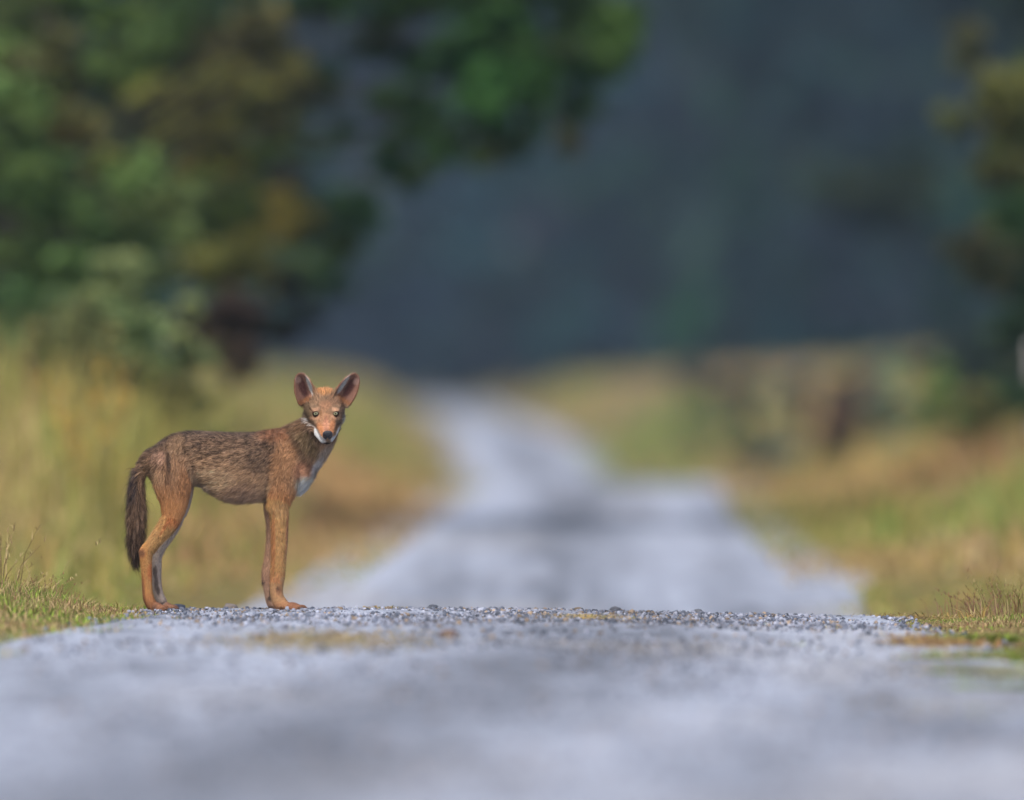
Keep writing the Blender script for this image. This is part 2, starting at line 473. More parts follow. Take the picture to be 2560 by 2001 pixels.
# straw crumbs strewn over the crest
r4 = np.random.default_rng(44); n = 900
dq = r4.uniform(58, 63.4, n); Xq = f_c(dq) + r4.uniform(-1.2, 1.3, n)
pt_ = blades(Xq, dq - D0, H(Xq, dq - D0) + 0.006, r4.uniform(.006, .016, n), r4.uniform(.0015, .003, n), r4.uniform(1, 4, n), r4.uniform(0, 6.283, n), pick(n, [STRAW, BROWN, GOLD, RUST], [2, 3, 1, 1], r4), r4)
grass_obj("straw_litter", [pt_], "thin crumbs of straw and dead leaf strewn over the gravel crest")
def stem_plant(name, px, py, d, n, h, spread, w, cols, label, cat, tops=0, topcols=None, seed=1, group=None, lean=(0.1, 0.9)):
    r = np.random.default_rng(seed)
    k = S * d / D0
    cx = (px - 1280) * k; cy = d - D0
    base = float(H(np.array([cx]), np.array([cy]))[0])
    X = r.normal(0, spread, n); Y = r.normal(0, spread, n)
    hh = h * r.uniform(0.45, 1.0, n)
    az = np.arctan2(Y, X) + r.normal(0, 0.8, n)
    c = pick(n, cols, [1] * len(cols), r)
    V, Q, T, cc = blades(X, Y, np.zeros(n) - 0.006, hh, np.full(n, w) * r.uniform(0.7, 1.3, n), r.uniform(*lean, n), az, c, r)
    root = empty(name, (cx, cy, base))
    o = mesh_np("stems", V, [Q, T], M_GRASS, cc); o.parent = root; o["kind"] = "stuff"
    if tops:
        # feathery seed heads / side twigs along the upper half of each stem
        tip = V.reshape(n, 5, 3)
        m = n * tops
        i = r.integers(0, n, m); t = r.uniform(0.15, 1.0, m)[:, None]
        p = tip[i, 2] * (1 - t) + tip[i, 4] * t
        V2, Q2, T2, c2 = blades(p[:, 0], p[:, 1], p[:, 2], hh[i] * r.uniform(0.05, 0.14, m), np.full(m, w * 0.8), r.uniform(0.3, 1.6, m), r.uniform(0, 6.283, m),
                                pick(m, topcols or cols, [1] * len(topcols or cols), r), r)
        o2 = mesh_np("seed_heads", V2, [Q2, T2], M_GRASS, c2); o2.parent = root; o2["kind"] = "stuff"
    tag(root, label, cat, group)
    return root
stem_plant("dry_grass_tuft", 12, 1500, 63.2, 26, 0.34, 0.05, 0.004, [STRAW, STRAW, BROWN], "tall dry straw stems rising above the verge grass behind the tail", "grass tuft", tops=7, seed=3)
stem_plant("dry_grass_tuft", 20, 1500, 62.6, 140, 0.13, 0.08, 0.004, [BROWN, RUST, STRAW], "tangled brown dead grass at the foot of the tall straw stems", "grass tuft", tops=3, seed=4, lean=(0.4, 1.8))
stem_plant("green_tuft", 62, 1512, 61.6, 150, 0.06, 0.045, 0.006, [LIME, GREEN], "bright green leafy tuft in the verge behind the tail", "grass tuft", seed=5, lean=(0.3, 1.6))
stem_plant("green_tuft", 125, 1500, 62.6, 90, 0.06, 0.03, 0.005, [LIME, GREEN, OLIVE], "small bright green tuft between reddish dry stalks and the tail", "grass tuft", seed=6, lean=(0.3, 1.5))
stem_plant("dry_grass_tuft", 150, 1500, 63.0, 70, 0.085, 0.06, 0.003, [RUST, BROWN], "low reddish dry stalks in the verge beside the bright green tufts", "grass tuft", tops=3, seed=7)
stem_plant("dry_grass_tuft", 300, 1520, 62.4, 90, 0.06, 0.06, 0.004, [STRAW, LIME, GOLD], "splayed straw coloured grass tuft next to the hind paw", "grass tuft", seed=8, lean=(0.6, 2.0))
stem_plant("dry_weed", 2500, 1540, 63.2, 130, 0.15, 0.11, 0.003, [RUST, BROWN, lin(150, 110, 100)], "reddish brown dead weed clump at the far end of the crest", "weed", tops=6, seed=9, lean=(0.2, 1.0))
stem_plant("dry_weed", 2565, 1540, 62.8, 70, 0.2, 0.08, 0.003, [RUST, STRAW, OLIVE], "taller twiggy dead weed behind the reddish clump", "weed", tops=6, seed=10, lean=(0.1, 0.7))
stem_plant("grass_tuft", 2440, 1545, 62.6, 40, 0.085, 0.03, 0.004, [GOLD, STRAW], "small golden tuft at the foot of the reddish dead weed", "grass tuft", seed=12, lean=(0.3, 1.4))
stem_plant("dry_stalk", 2112, 1545, 63.0, 2, 0.045, 0.003, 0.0035, [BROWN], "single brown dry stem leaning up from bare gravel on the crest", "stem", seed=13, lean=(0.5, 0.7))
for i_, (tx, td, tn, tc, tl) in enumerate(((2330, 56.0, 150, [GOLD, STRAW, RUST], "ochre tuft rooted in the gravel just inside the grass fringe"),
        (2440, 57.0, 240, [LIME, GREEN, OLIVE], "broad lime green tuft in front of the reddish dead weed"),
        (2520, 53.5, 240, [LIME, OLIVE, BROWN], "olive and brown tuft creeping onto the gravel below the dead weed"),
        (2460, 50.5, 190, [OLIVE, LIME, STRAW], "thin yellow-green tuft on the gravel nearer than the olive and brown one"),
        (2545, 48.0, 240, [GREEN, LIME, OLIVE], "mossy green tuft lowest on the gravel edge"),
        (2400, 53.0, 130, [STRAW, OLIVE, LIME], "sparse straw and green tuft between the ochre and the mossy tufts"))):
    stem_plant("gravel_tuft", tx, 1600, td, tn * 3, 0.055, 0.085, 0.009, tc, tl, "grass tuft", seed=60 + i_, group="tufts creeping onto the gravel", lean=(0.6, 2.4))
stem_plant("yellow_weed", 245, 1000, 92.0, 22, 1.15, 0.05, 0.014, [OLIVE, STRAW], "yellow flowering tall weed standing in the golden grass", "weed", tops=12, topcols=[GOLD, lin(200, 160, 70)], seed=14, lean=(0.02, 0.25))

# ------------------------------------------------------------------ trees and shrubs
def tube(path, radii, k=7):
    path = np.asarray(path, float); radii = np.asarray(radii, float)
    n = len(path)
    tan = np.gradient(path, axis=0); tan /= np.linalg.norm(tan, axis=1)[:, None] + 1e-9
    ref = np.array([0.31, 0.87, 0.37])
    a = np.cross(tan, ref); a /= np.linalg.norm(a, axis=1)[:, None] + 1e-9
    b = np.cross(tan, a)
    th = np.arange(k) * 2 * math.pi / k
    V = (path[:, None] + radii[:, None, None] * (np.cos(th)[None, :, None] * a[:, None] + np.sin(th)[None, :, None] * b[:, None])).reshape(-1, 3)
    F = []
    for i in range(n - 1):
        for j in range(k):
            F.append([i * k + j, i * k + (j + 1) % k, (i + 1) * k + (j + 1) % k, (i + 1) * k + j])
    return V, np.array(F)

DESAT = 0.10
def leaf_cloud(clumps, size, r, dens=1.0, flat=0.5):
    Vs, Cs = [], []
    for c, rad, col, k in clumps:
        rad = np.asarray(rad, float) * np.ones(3)
        n = int(dens * k * 17.0 * (rad[0] * rad[1] * rad[2]) ** (2 / 3) / size ** 2) + 12
        p = r.normal(size=(n, 3)); p /= np.linalg.norm(p, axis=1)[:, None]
        p *= (r.random((n, 1)) ** 0.45)
        # sprays: pull leaves towards a few random sub-centres so that gaps open
        m = max(4, n // 45)
        sub = r.normal(size=(m, 3)); sub /= np.linalg.norm(sub, axis=1)[:, None]; sub *= r.random((m, 1)) ** 0.5
        j = r.integers(0, m, n)
        p = sub[j] * 0.72 + p * 0.42
        P = np.asarray(c)[None] + p * rad
        s = size * r.uniform(0.6, 1.3, n)
        nrm = r.normal(size=(n, 3)); nrm[:, 2] = np.abs(nrm[:, 2]) + flat; nrm /= np.linalg.norm(nrm, axis=1)[:, None]
        a = np.cross(nrm, r.normal(size=(n, 3))); a /= np.linalg.norm(a, axis=1)[:, None]
        b = np.cross(nrm, a)
        V = np.stack([P - a * s[:, None], P + b * (0.42 * s)[:, None] , P + a * s[:, None], P - b * (0.42 * s)[:, None]], 1)
        Vs.append(V.reshape(-1, 3))
        tone = (r.uniform(0.65, 1.35, (n, 1)) * (0.85 + 0.3 * r.random((m, 1))[j])) * np.asarray(col)[None]
        tone = tone * (1 - DESAT) + DESAT * (tone @ np.array([[0.35], [0.55], [0.1]]))
        hue = r.normal(0, 0.10, (n, 1)) * np.array([[1.0, 0.1, -0.3]])
        Cs.append(np.repeat(np.clip(tone * (1 + hue), 0.002, 1), 4, 0))
    V = np.concatenate(Vs); n = len(V) // 4
    F = (np.arange(n) * 4)[:, None] + np.array([[0, 1, 2, 3]])
    return V, F, np.concatenate(Cs)

def tree(name, base, height, clumps, label, cat="tree", leaf=0.065, seed=0, trunk_r=0.12, bark=(58, 56, 46), group=None, lean=(0, 0), dens=1.5):
    r = np.random.default_rng(seed)
    bz = float(H(np.array([base[0]]), np.array([base[1]]))[0]) - 0.03
    root = empty(name, (base[0], base[1], bz))
    O = np.array([base[0], base[1], bz])
    cl = [(np.asarray(c) - O, rad, col, k) for c, rad, col, k in clumps]
    n = 8
    t = np.linspace(0, 1, n)
    path = np.stack([lean[0] * t ** 1.4 + 0.05 * height * 0.2 * np.sin(t * 5 + seed), lean[1] * t ** 1.4 + 0.02 * height * np.cos(t * 4 + seed), height * t], 1)
    path -= path[0] * np.array([1, 1, 0])
    V, F = tube(path, trunk_r * (1 - 0.82 * t) * np.where(t < 0.02, 1.35, 1), 8)
    Vs, Fs = [V], [F]; o = len(V)
    for c, rad, col, k in cl[::7]:
        zf = np.clip((c[2] * 0.62) / height, 0.06, 0.96)
        st = np.array([np.interp(zf, t, path[:, q]) for q in range(3)])
        mid = (st + c) / 2 + np.array([0, 0, 0.10 * np.linalg.norm(c - st)]) + r.normal(0, 0.05, 3) * np.linalg.norm(c - st)
        pts = np.array([st, (st + mid) / 2 + r.normal(0, .02, 3), mid, (mid + c) / 2, c])
        rr = trunk_r * 0.13 * (1 - 0.6 * zf) * np.array([1, 0.8, 0.6, 0.4, 0.15])
        v, f = tube(pts, np.maximum(rr, 0.006), 5)
        Vs.append(v); Fs.append(f + o); o += len(v)
    V = np.concatenate(Vs); F = np.concatenate(Fs)
    tr = mesh_np("trunk", V, F, M_BARK, np.repeat(lin(*bark)[None], len(V), 0), smooth=True); tr.parent = root
    V, F, c = leaf_cloud(cl, leaf, r, dens)
    cr = mesh_np("crown", V, F, M_LEAF, c * 1.22); cr.parent = root
    tag(root, label, cat, group)
    return root

def clumps_px(lst, d, r, k=1.0, jit=2.2, tint=1.0):
    out = []
    for px, py, rp, col in lst:
        dd = d + r.uniform(-jit, jit)
        R = 1.22 * rp * S * dd / D0
        for q in range(5):                     # a ragged spray, not a ball
            o_ = r.normal(0, 0.52, 3) * R
            rs = R * r.uniform(0.35, 0.78)
            out.append((PX(px, py, dd) + o_, (rs * r.uniform(0.8, 1.5), rs * 1.2, rs * r.uniform(0.55, 0.95)), lin(*col, k=tint * r.uniform(0.75, 1.3)) * np.array([1.08, 1.0, 0.86]), k * 1.25))
    return out
def crown_fill(cx, cy, z0, z1, rx, n, cols, r, size=(0.4, 0.8)):
    """the rest of a crown, mostly outside the picture"""
    out = []
    for i in range(n):
        a = r.uniform(0, 6.283); q = r.random() ** 0.5; z = r.uniform(z0, z1)
        f = math.sin(math.pi * (0.12 + 0.8 * (z - z0) / (z1 - z0)))
        R = r.uniform(*size)
        out.append((np.array([cx + math.cos(a) * q * rx * f, cy + math.sin(a) * q * rx * f, z]), (R, R, R * 0.8), lin(*cols[r.integers(len(cols))]), 1.0))
    return out

G1, G2, G3, GY, GD, GO = (92, 122, 66), (82, 114, 62), (108, 130, 80), (126, 134, 60), (54, 90, 52), (136, 132, 62)
BR = (104, 106, 70)
rt = np.random.default_rng(21)
A = clumps_px([(20, 40, 90, G3), (90, 120, 85, (104, 112, 72)), (30, 210, 90, G1), (120, 250, 80, (112, 116, 70)), (20, 330, 110, G1), (110, 420, 90, G2),
               (150, 320, 60, (110, 108, 66)), (60, 500, 95, G2), (150, 540, 90, G1), (250, 440, 85, GY), (320, 440, 70, G1), (330, 545, 95, G3), (255, 610, 95, G2),
               (60, 610, 90, G1), (390, 620, 70, G3), (165, 655, 80, G2), (250, 60, 70, G1), (270, 150, 55, (88, 112, 56))], 112, rt)
A += crown_fill(-5.2, 51, 1.2, 6.2, 1.9, 26, [G1, G2, G3, GY], rt)
tree("roadside_tree", (-4.6, 51.0), 6.4, A, "leafy mid green tree standing behind the tall grass and the pale grey-green shrub", seed=31, trunk_r=0.11)
B = clumps_px([(380, 60, 70, G2), (390, 180, 80, G1), (430, 250, 80, GY), (520, 240, 75, (112, 116, 60)), (560, 330, 95, (122, 128, 62)), (640, 200, 80, (108, 114, 66)),
               (545, 410, 75, GO), (600, 410, 60, (92, 118, 50)), (535, 500, 75, (84, 110, 56)), (600, 500, 70, (92, 112, 54)), (660, 550, 70, GO), (650, 640, 80, (122, 122, 60)),
               (580, 650, 70, (110, 116, 60)), (690, 700, 60, (116, 118, 60)), (560, 120, 80, BR), (660, 80, 80, (110, 112, 70)), (460, 90, 60, BR), (720, 170, 50, (116, 118, 60))], 122, rt, k=1.6, tint=1.15)
B += crown_fill(-3.2, 62, 3.2, 7.5, 2.2, 22, [G1, GY, G2, (112, 118, 64)], rt)
tree("roadside_tree", (-3.3, 61.0), 7.6, B, "yellowing olive leaved tree between the mid green tree and the blue-grey gap", seed=32, trunk_r=0.13)
Bd = clumps_px([(700, 250, 85, GD), (780, 215, 70, GD), (700, 320, 60, (64, 92, 58)), (760, 470, 85, (66, 92, 58)), (820, 520, 75, GD), (860, 570, 50, GD),
                (800, 640, 70, G1), (770, 700, 60, (70, 100, 66)), (730, 590, 60, (70, 92, 58)), (850, 650, 45, G2), (690, 440, 55, (92, 88, 66))], 128, rt)
Bd += crown_fill(-3.8, 68, 1.0, 6.0, 1.6, 18, [GD, G2], rt)
tree("roadside_tree", (-3.6, 67.5), 6.2, Bd, "dark green small tree whose low boughs edge the blue-grey gap", seed=33, trunk_r=0.09)
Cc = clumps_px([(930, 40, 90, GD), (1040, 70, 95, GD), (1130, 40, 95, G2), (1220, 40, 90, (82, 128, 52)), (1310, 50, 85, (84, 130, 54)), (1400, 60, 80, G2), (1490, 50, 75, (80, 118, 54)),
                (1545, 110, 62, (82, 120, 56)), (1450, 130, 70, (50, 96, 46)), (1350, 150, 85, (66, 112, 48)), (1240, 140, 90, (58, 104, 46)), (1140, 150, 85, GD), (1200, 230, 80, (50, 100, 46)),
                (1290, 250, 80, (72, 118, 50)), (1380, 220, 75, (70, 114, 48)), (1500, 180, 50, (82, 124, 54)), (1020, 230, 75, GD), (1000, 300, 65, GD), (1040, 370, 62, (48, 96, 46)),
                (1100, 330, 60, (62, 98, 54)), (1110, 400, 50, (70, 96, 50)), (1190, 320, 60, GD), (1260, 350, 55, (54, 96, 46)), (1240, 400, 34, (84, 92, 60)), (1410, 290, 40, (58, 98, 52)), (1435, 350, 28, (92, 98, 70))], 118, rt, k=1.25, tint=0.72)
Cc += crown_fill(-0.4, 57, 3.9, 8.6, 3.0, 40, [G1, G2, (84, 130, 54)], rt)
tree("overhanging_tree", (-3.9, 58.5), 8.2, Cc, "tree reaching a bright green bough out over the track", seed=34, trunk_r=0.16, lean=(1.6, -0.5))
# dead brown thicket under the trees
K = clumps_px([(560, 770, 70, (70, 60, 56)), (600, 830, 80, (66, 56, 52)), (530, 850, 60, (70, 62, 54)), (650, 860, 60, (62, 54, 52)), (690, 790, 50, (56, 60, 56)), (590, 900, 60, (76, 66, 56)), (500, 790, 50, (62, 60, 50)), (740, 760, 50, (48, 58, 54))], 120, rt, k=0.9)
tree("brown_thicket", (-3.0, 58.6), 1.2, K, "dark brown leafless looking thicket under the yellowing tree", "shrub", leaf=0.05, seed=35, trunk_r=0.04, bark=(70, 60, 54))
Dd = clumps_px([(200, 770, 80, (122, 136, 88)), (300, 790, 95, (116, 134, 88)), (230, 850, 85, (98, 124, 80)), (380, 830, 85, (112, 128, 82)), (430, 910, 75, (112, 128, 84)), (330, 900, 85, (96, 122, 78)), (470, 970, 70, (110, 122, 74)), (250, 940, 75, (110, 120, 76)), (380, 990, 80, (112, 116, 72)), (140, 860, 60, (120, 128, 84))], 102, rt)
tree("roadside_shrub", (-2.55, 40.0), 1.1, Dd, "pale grey-green rounded shrub in front of the brown thicket", "shrub", leaf=0.045, seed=36, trunk_r=0.035)
E = clumps_px([(2470, 120, 60, (92, 100, 74)), (2520, 170, 80, (112, 120, 62)), (2480, 230, 55, (104, 116, 64)), (2560, 240, 80, (110, 116, 60)), (2510, 310, 75, (84, 94, 56)), (2570, 380, 80, (104, 112, 56)), (2500, 400, 60, (92, 100, 58)),
               (2550, 460, 75, (84, 104, 58)), (2500, 480, 55, (74, 92, 60)), (2560, 560, 75, (60, 96, 58)), (2480, 570, 50, (80, 86, 62)), (2520, 640, 70, (72, 80, 60)), (2450, 650, 45, (80, 84, 62)), (2570, 680, 75, (56, 92, 58)), (2490, 730, 60, (78, 82, 60)), (2550, 790, 70, (58, 84, 60)), (2500, 840, 55, (66, 76, 60))], 126, rt, k=1.6)
E += crown_fill(5.4, 65, 0.8, 7.0, 1.9, 34, [(104, 112, 56), (84, 104, 58), (60, 96, 58), (100, 112, 60)], rt)
tree("roadside_tree", (5.0, 65.0), 7.0, E, "olive and brown leaved tree across the track from the others", seed=37, trunk_r=0.12)
def shrub(px, d, wpx, toppy, col, label, seed, leaf=0.06, cat="shrub", k_=2.2):
    r = np.random.default_rng(seed)
    k = S * d / D0
    b = PX(px, HOR, d); gz = float(H(np.array([b[0]]), np.array([b[1]]))[0])
    top = EYE - (toppy - HOR) * k; hgt = top - gz; w = wpx * k
    cl = []
    for i in range(14):
        z = gz + hgt * r.uniform(0.25, 0.85); R = min(w, hgt) * r.uniform(0.28, 0.42)
        cl.append((np.array([b[0] + r.normal(0, w * 0.32), b[1] + r.normal(0, w * 0.32), z]), (R, R, R * 0.85), lin(*[min(255, q * r.uniform(0.88, 1.12)) for q in col]), k_))
    tree("roadside_shrub", (b[0], b[1]), hgt * 0.8, cl, label, "shrub", leaf=leaf, seed=seed, trunk_r=0.03)
shrub(2225, 165, 95, 850, (124, 142, 112), "silvery pale green shrub across the track below the far woods", 51)
shrub(2330, 158, 110, 850, (112, 126, 74), "olive green shrub beside the silvery pale one", 52)
shrub(2080, 168, 105, 925, (104, 86, 72), "low dark brown shrub in front of the silvery pale one", 53)
shrub(1965, 200, 80, 880, (124, 142, 120), "small grey-green shrub standing behind the low dark brown one", 54)
shrub(1850, 240, 80, 880, (88, 92, 76), "dull brown-green shrub at the foot of the far woods", 55, leaf=0.09)
shrub(2440, 140, 120, 900, (112, 118, 66), "yellow-green shrub at the foot of the olive and brown tree", 56)
shrub(2585, 132, 120, 885, (70, 92, 62), "dark green shrub growing round the pale stake", 57, k_=2.4)
shrub(2150, 175, 90, 880, (120, 104, 80), "rust brown shrub between the low dark brown and silvery pale shrubs", 58)
shrub(1740, 300, 90, 895, (112, 110, 84), "small tan shrub on the far bank where the track fades", 59, leaf=0.09)
# pale stake at the frame's edge
stk = PX(2586, 900, 133); gz = float(H(np.array([stk[0]]), np.array([stk[1]]))[0])
hh = EYE - (852 - HOR) * S * 133 / D0 - gz
r_ = np.random.default_rng(3); zz = np.linspace(0, hh, 9)
V, F = tube(np.stack([0.012 * np.sin(zz * 3), 0.01 * np.cos(zz * 4), zz], 1), np.array([.05, .047, .045, .044, .043, .043, .042, .040, .03]) * 0.55, 9)
V = np.vstack([V, [[0, 0, hh + 0.006]]]); nb = len(V) - 1
T = np.array([[nb - 9 + j, nb - 9 + (j + 1) % 9, nb] for j in range(9)])
st = mesh_np("wooden_stake", V, [F, T], M_WOOD, np.repeat(lin(205, 200, 198)[None], len(V), 0), smooth=True)
st.location = (stk[0], stk[1], gz - 0.02)
tag(st, "pale weathered stake rising out of a dark green shrub", "stake")

# ------------------------------------------------------------------ far woods (one mass)
rw = np.random.default_rng(77)
cl = []
def wood_tree(X, d, hgt, col, rx):
    Y = d - D0; z0 = float(H(np.array([X]), np.array([Y]))[0])
    m = 13
    for i in range(m):
        z = hgt * (0.05 + 0.95 * i / m) * rw.uniform(0.9, 1.05)
        f = math.sin(math.pi * min(1.0, 0.22 + 0.76 * z / hgt)) ** 0.7
        R = rx * rw.uniform(0.42, 0.7)
        cl.append((np.array([X + rw.normal(0, 0.55) * rx * f, Y + rw.normal(0, 0.5) * rx * f, z0 + z]), (R, R, R * 0.8), lin(*[q * rw.uniform(0.82, 1.18) for q in col]), 1.0))
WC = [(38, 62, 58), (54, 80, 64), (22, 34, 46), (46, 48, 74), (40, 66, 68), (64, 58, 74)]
DESAT = 0.0
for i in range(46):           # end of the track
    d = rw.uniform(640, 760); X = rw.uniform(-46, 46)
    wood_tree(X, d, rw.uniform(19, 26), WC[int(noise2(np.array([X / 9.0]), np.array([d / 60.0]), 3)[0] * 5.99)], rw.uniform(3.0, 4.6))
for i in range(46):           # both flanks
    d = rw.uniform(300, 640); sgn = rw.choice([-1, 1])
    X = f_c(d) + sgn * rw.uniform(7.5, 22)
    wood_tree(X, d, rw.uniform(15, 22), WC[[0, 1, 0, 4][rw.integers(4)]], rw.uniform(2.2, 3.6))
for i in range(26):           # dim wood behind the near trees
    d = rw.uniform(150, 290); sgn = rw.choice([-1, 1])
    X = f_c(d) + sgn * rw.uniform(7.0 + 0.004 * d, 18)
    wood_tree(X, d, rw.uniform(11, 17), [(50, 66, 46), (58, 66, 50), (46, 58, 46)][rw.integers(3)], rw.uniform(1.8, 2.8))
V, F, c = leaf_cloud(cl, 0.50, rw, dens=0.7)
cl = []
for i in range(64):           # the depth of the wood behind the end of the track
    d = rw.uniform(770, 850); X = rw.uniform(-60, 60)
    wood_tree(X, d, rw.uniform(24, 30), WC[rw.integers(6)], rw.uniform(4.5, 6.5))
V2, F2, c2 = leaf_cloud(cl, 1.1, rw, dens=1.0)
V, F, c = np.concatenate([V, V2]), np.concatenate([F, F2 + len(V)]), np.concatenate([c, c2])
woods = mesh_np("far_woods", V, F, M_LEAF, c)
tag(woods, "dim blue-green wood closing the view at the end of the track", kind="stuff")

# ------------------------------------------------------------------ haze
hz = mesh_np("haze", np.array([[x, y, z] for z in (-3.0, 34.0) for y in (-90.0, 830.0) for x in (-150.0, 150.0)]),
             np.array([[0, 2, 3, 1], [4, 5, 7, 6], [0, 1, 5, 4], [2, 6, 7, 3], [0, 4, 6, 2], [1, 3, 7, 5]]))
mh = bpy.data.materials.new("air"); mh.use_nodes = True
nt = mh.node_tree; nt.nodes.clear()
pv = nt.nodes.new("ShaderNodeVolumePrincipled"); mo = nt.nodes.new("ShaderNodeOutputMaterial")
pv.inputs["Color"].default_value = (0.56, 0.77, 1.0, 1)
pv.inputs["Density"].default_value = 0.00017
pv.inputs["Anisotropy"].default_value = 0.0
nt.links.new(pv.outputs[0], mo.inputs["Volume"])
hz.data.materials.append(mh)
tag(hz, "thin blue haze over the track and woods", kind="stuff")

# ------------------------------------------------------------------ the wolf
ZP = 0.41 * S                                   # metres per unit of the u,v measuring grid
def UV(u, v, y=0.0):
    return np.array([(260 + 0.41 * u - 1280) * S, y * ZP, (1585 - v) * ZP])
def to_uv(P):
    return (P[:, 0] / S + 1280 - 260) / 0.41, 1585 - P[:, 2] / ZP

def crom(pts, m):
    pts = np.asarray(pts, float)
    P = np.vstack([2 * pts[0] - pts[1], pts, 2 * pts[-1] - pts[-2]])
    out = []
    for i in range(1, len(P) - 2):
        for t in np.arange(m) / m:
            out.append(0.5 * ((2 * P[i]) + (-P[i - 1] + P[i + 1]) * t + (2 * P[i - 1] - 5 * P[i] + 4 * P[i + 1] - P[i + 2]) * t * t
                              + (-P[i - 1] + 3 * P[i] - 3 * P[i + 1] + P[i + 2]) * t ** 3))
    out.append(P[-2])
    return np.array(out)

solids = []        # closed meshes to be fused
lines = []         # (pos, radius, tangent, part)
def ring_loft(cen, A, B, part, k=20, flow=1):
    """closed loft through ellipse rings: centres, radius vectors A and B"""
    n = len(cen)
    th = np.arange(k) * 2 * math.pi / k
    V = (cen[:, None] + np.cos(th)[None, :, None] * A[:, None] + np.sin(th)[None, :, None] * B[:, None]).reshape(-1, 3)
    tan = np.gradient(cen, axis=0); tan /= np.linalg.norm(tan, axis=1)[:, None] + 1e-12
    ra = np.linalg.norm(A, axis=1); rb = np.linalg.norm(B, axis=1)
    p0 = cen[0] - tan[0] * min(ra[0], rb[0]) * 0.6
    p1 = cen[-1] + tan[-1] * min(ra[-1], rb[-1]) * 0.6
    i0 = len(V); V = np.vstack([V, p0, p1])
    F = []
    for i in range(n - 1):
        for j in range(k):
            a, b = i * k + j, i * k + (j + 1) % k
            F.append([a, b, b + k]); F.append([a, b + k, a + k])
    for j in range(k):
        F.append([i0, (j + 1) % k, j]); F.append([i0 + 1, (n - 1) * k + j, (n - 1) * k + (j + 1) % k])
    F = np.array(F)
    # outward orientation
    c = V[F].mean(1); nn = np.cross(V[F[:, 1]] - V[F[:, 0]], V[F[:, 2]] - V[F[:, 0]])
    if (np.einsum('ij,ij->i', c, nn)).sum() - (V.mean(0) @ nn.sum(0)) < 0:
        F = F[:, ::-1]
    solids.append((V, F))
    for i in range(n):
        lines.append((cen[i], (ra[i] + rb[i]) / 2, tan[i] * flow, part))

def limb(pts, part, m=5, flow=1):
    """pts: (u, v, y, radius in the side plane, radius across)"""
    P = crom(pts, m)
    cen = np.array([UV(p[0], p[1], p[2]) for p in P])
    tan = np.gradient(cen, axis=0); tan[:, 1] *= 0.3; tan /= np.linalg.norm(tan, axis=1)[:, None]
    B = np.repeat(np.array([[0, 1.0, 0]]), len(P), 0)
    A = np.cross(tan, B); A /= np.linalg.norm(A, axis=1)[:, None]
    ring_loft(cen, A * (P[:, 3] * ZP)[:, None], B * (P[:, 4] * ZP)[:, None], part, flow=flow)

def blob(c, rx, ry, rz, part, flow=(0, 0, -1)):
    """ellipsoid, radii in metres"""
    z = np.cos(np.linspace(0.28, math.pi - 0.28, 7)); q = np.sqrt(1 - z * z)
    cen = np.asarray(c)[None] + np.stack([z * rx, 0 * z, 0 * z], 1)
    n0 = len(lines)
    ring_loft(cen, np.stack([0 * q, q * ry, 0 * q], 1), np.stack([0 * q, 0 * q, q * rz], 1), part, k=12)
    fl = np.asarray(flow, float); fl /= np.linalg.norm(fl)
    del lines[n0:]
    lines.append((np.asarray(c, float), (rx + ry + rz) / 3, fl, part))

TR, NK, TH, CR, HK, SH, FA, PS, PW, TL, HD, EA = range(12)
NEAR, FAR = 0, 100

# trunk: u, top, bottom, half width
tk = [(258, 602, 730, 56), (320, 560, 800, 92), (400, 504, 818, 116), (500, 480, 812, 112), (590, 480, 806, 104), (660, 484, 852, 114), (740, 486, 892, 132), (820, 488, 908, 138),
      (910, 487, 902, 136), (1000, 470, 896, 120), (1080, 462, 884, 106), (1150, 494, 868, 98), (1215, 560, 846, 84), (1258, 640, 800, 54)]
P = crom([(a, (b + c) / 2, (c - b) / 2, w) for a, b, c, w in tk], 5)[::-1]
cen = np.array([UV(p[0], p[1]) for p in P])
ring_loft(cen, np.repeat([[0, 0, 1.0]], len(P), 0) * (P[:, 2] * ZP)[:, None], np.repeat([[0, 1.0, 0]], len(P), 0) * (P[:, 3] * ZP)[:, None], TR, k=28)
limb([(1345, 420, -80, 88, 82), (1318, 462, -48, 116, 92), (1258, 528, -14, 146, 98), (1170, 606, 0, 176, 110), (1075, 672, 0, 190, 116)], NK)
limb([(1150, 560, 0, 60, 60), (1200, 690, -8, 92, 84), (1190, 770, -8, 78, 80), (1165, 840, -5, 44, 60)], NK)          # breast
# near fore leg
limb([(1050, 500, -44, 58, 50), (1072, 600, -76, 82, 60), (1100, 710, -88, 94, 60), (1096, 800, -86, 90, 54), (1080, 870, -82, 80, 47)], SH)
limb([(1080, 860, -82, 78, 46), (1066, 930, -80, 68, 42), (1070, 1000, -78, 57, 39), (1071, 1080, -76, 52, 37), (1069, 1160, -75, 50, 36), (1065, 1250, -74, 46, 35), (1061, 1330, -73, 45, 37), (1056, 1390, -73, 43, 38)], FA)
limb([(1056, 1390, -73, 43, 38), (1052, 1440, -73, 40, 36), (1058, 1490, -74, 40, 37), (1082, 1532, -75, 43, 42), (1120, 1556, -76, 32, 44)], PS)
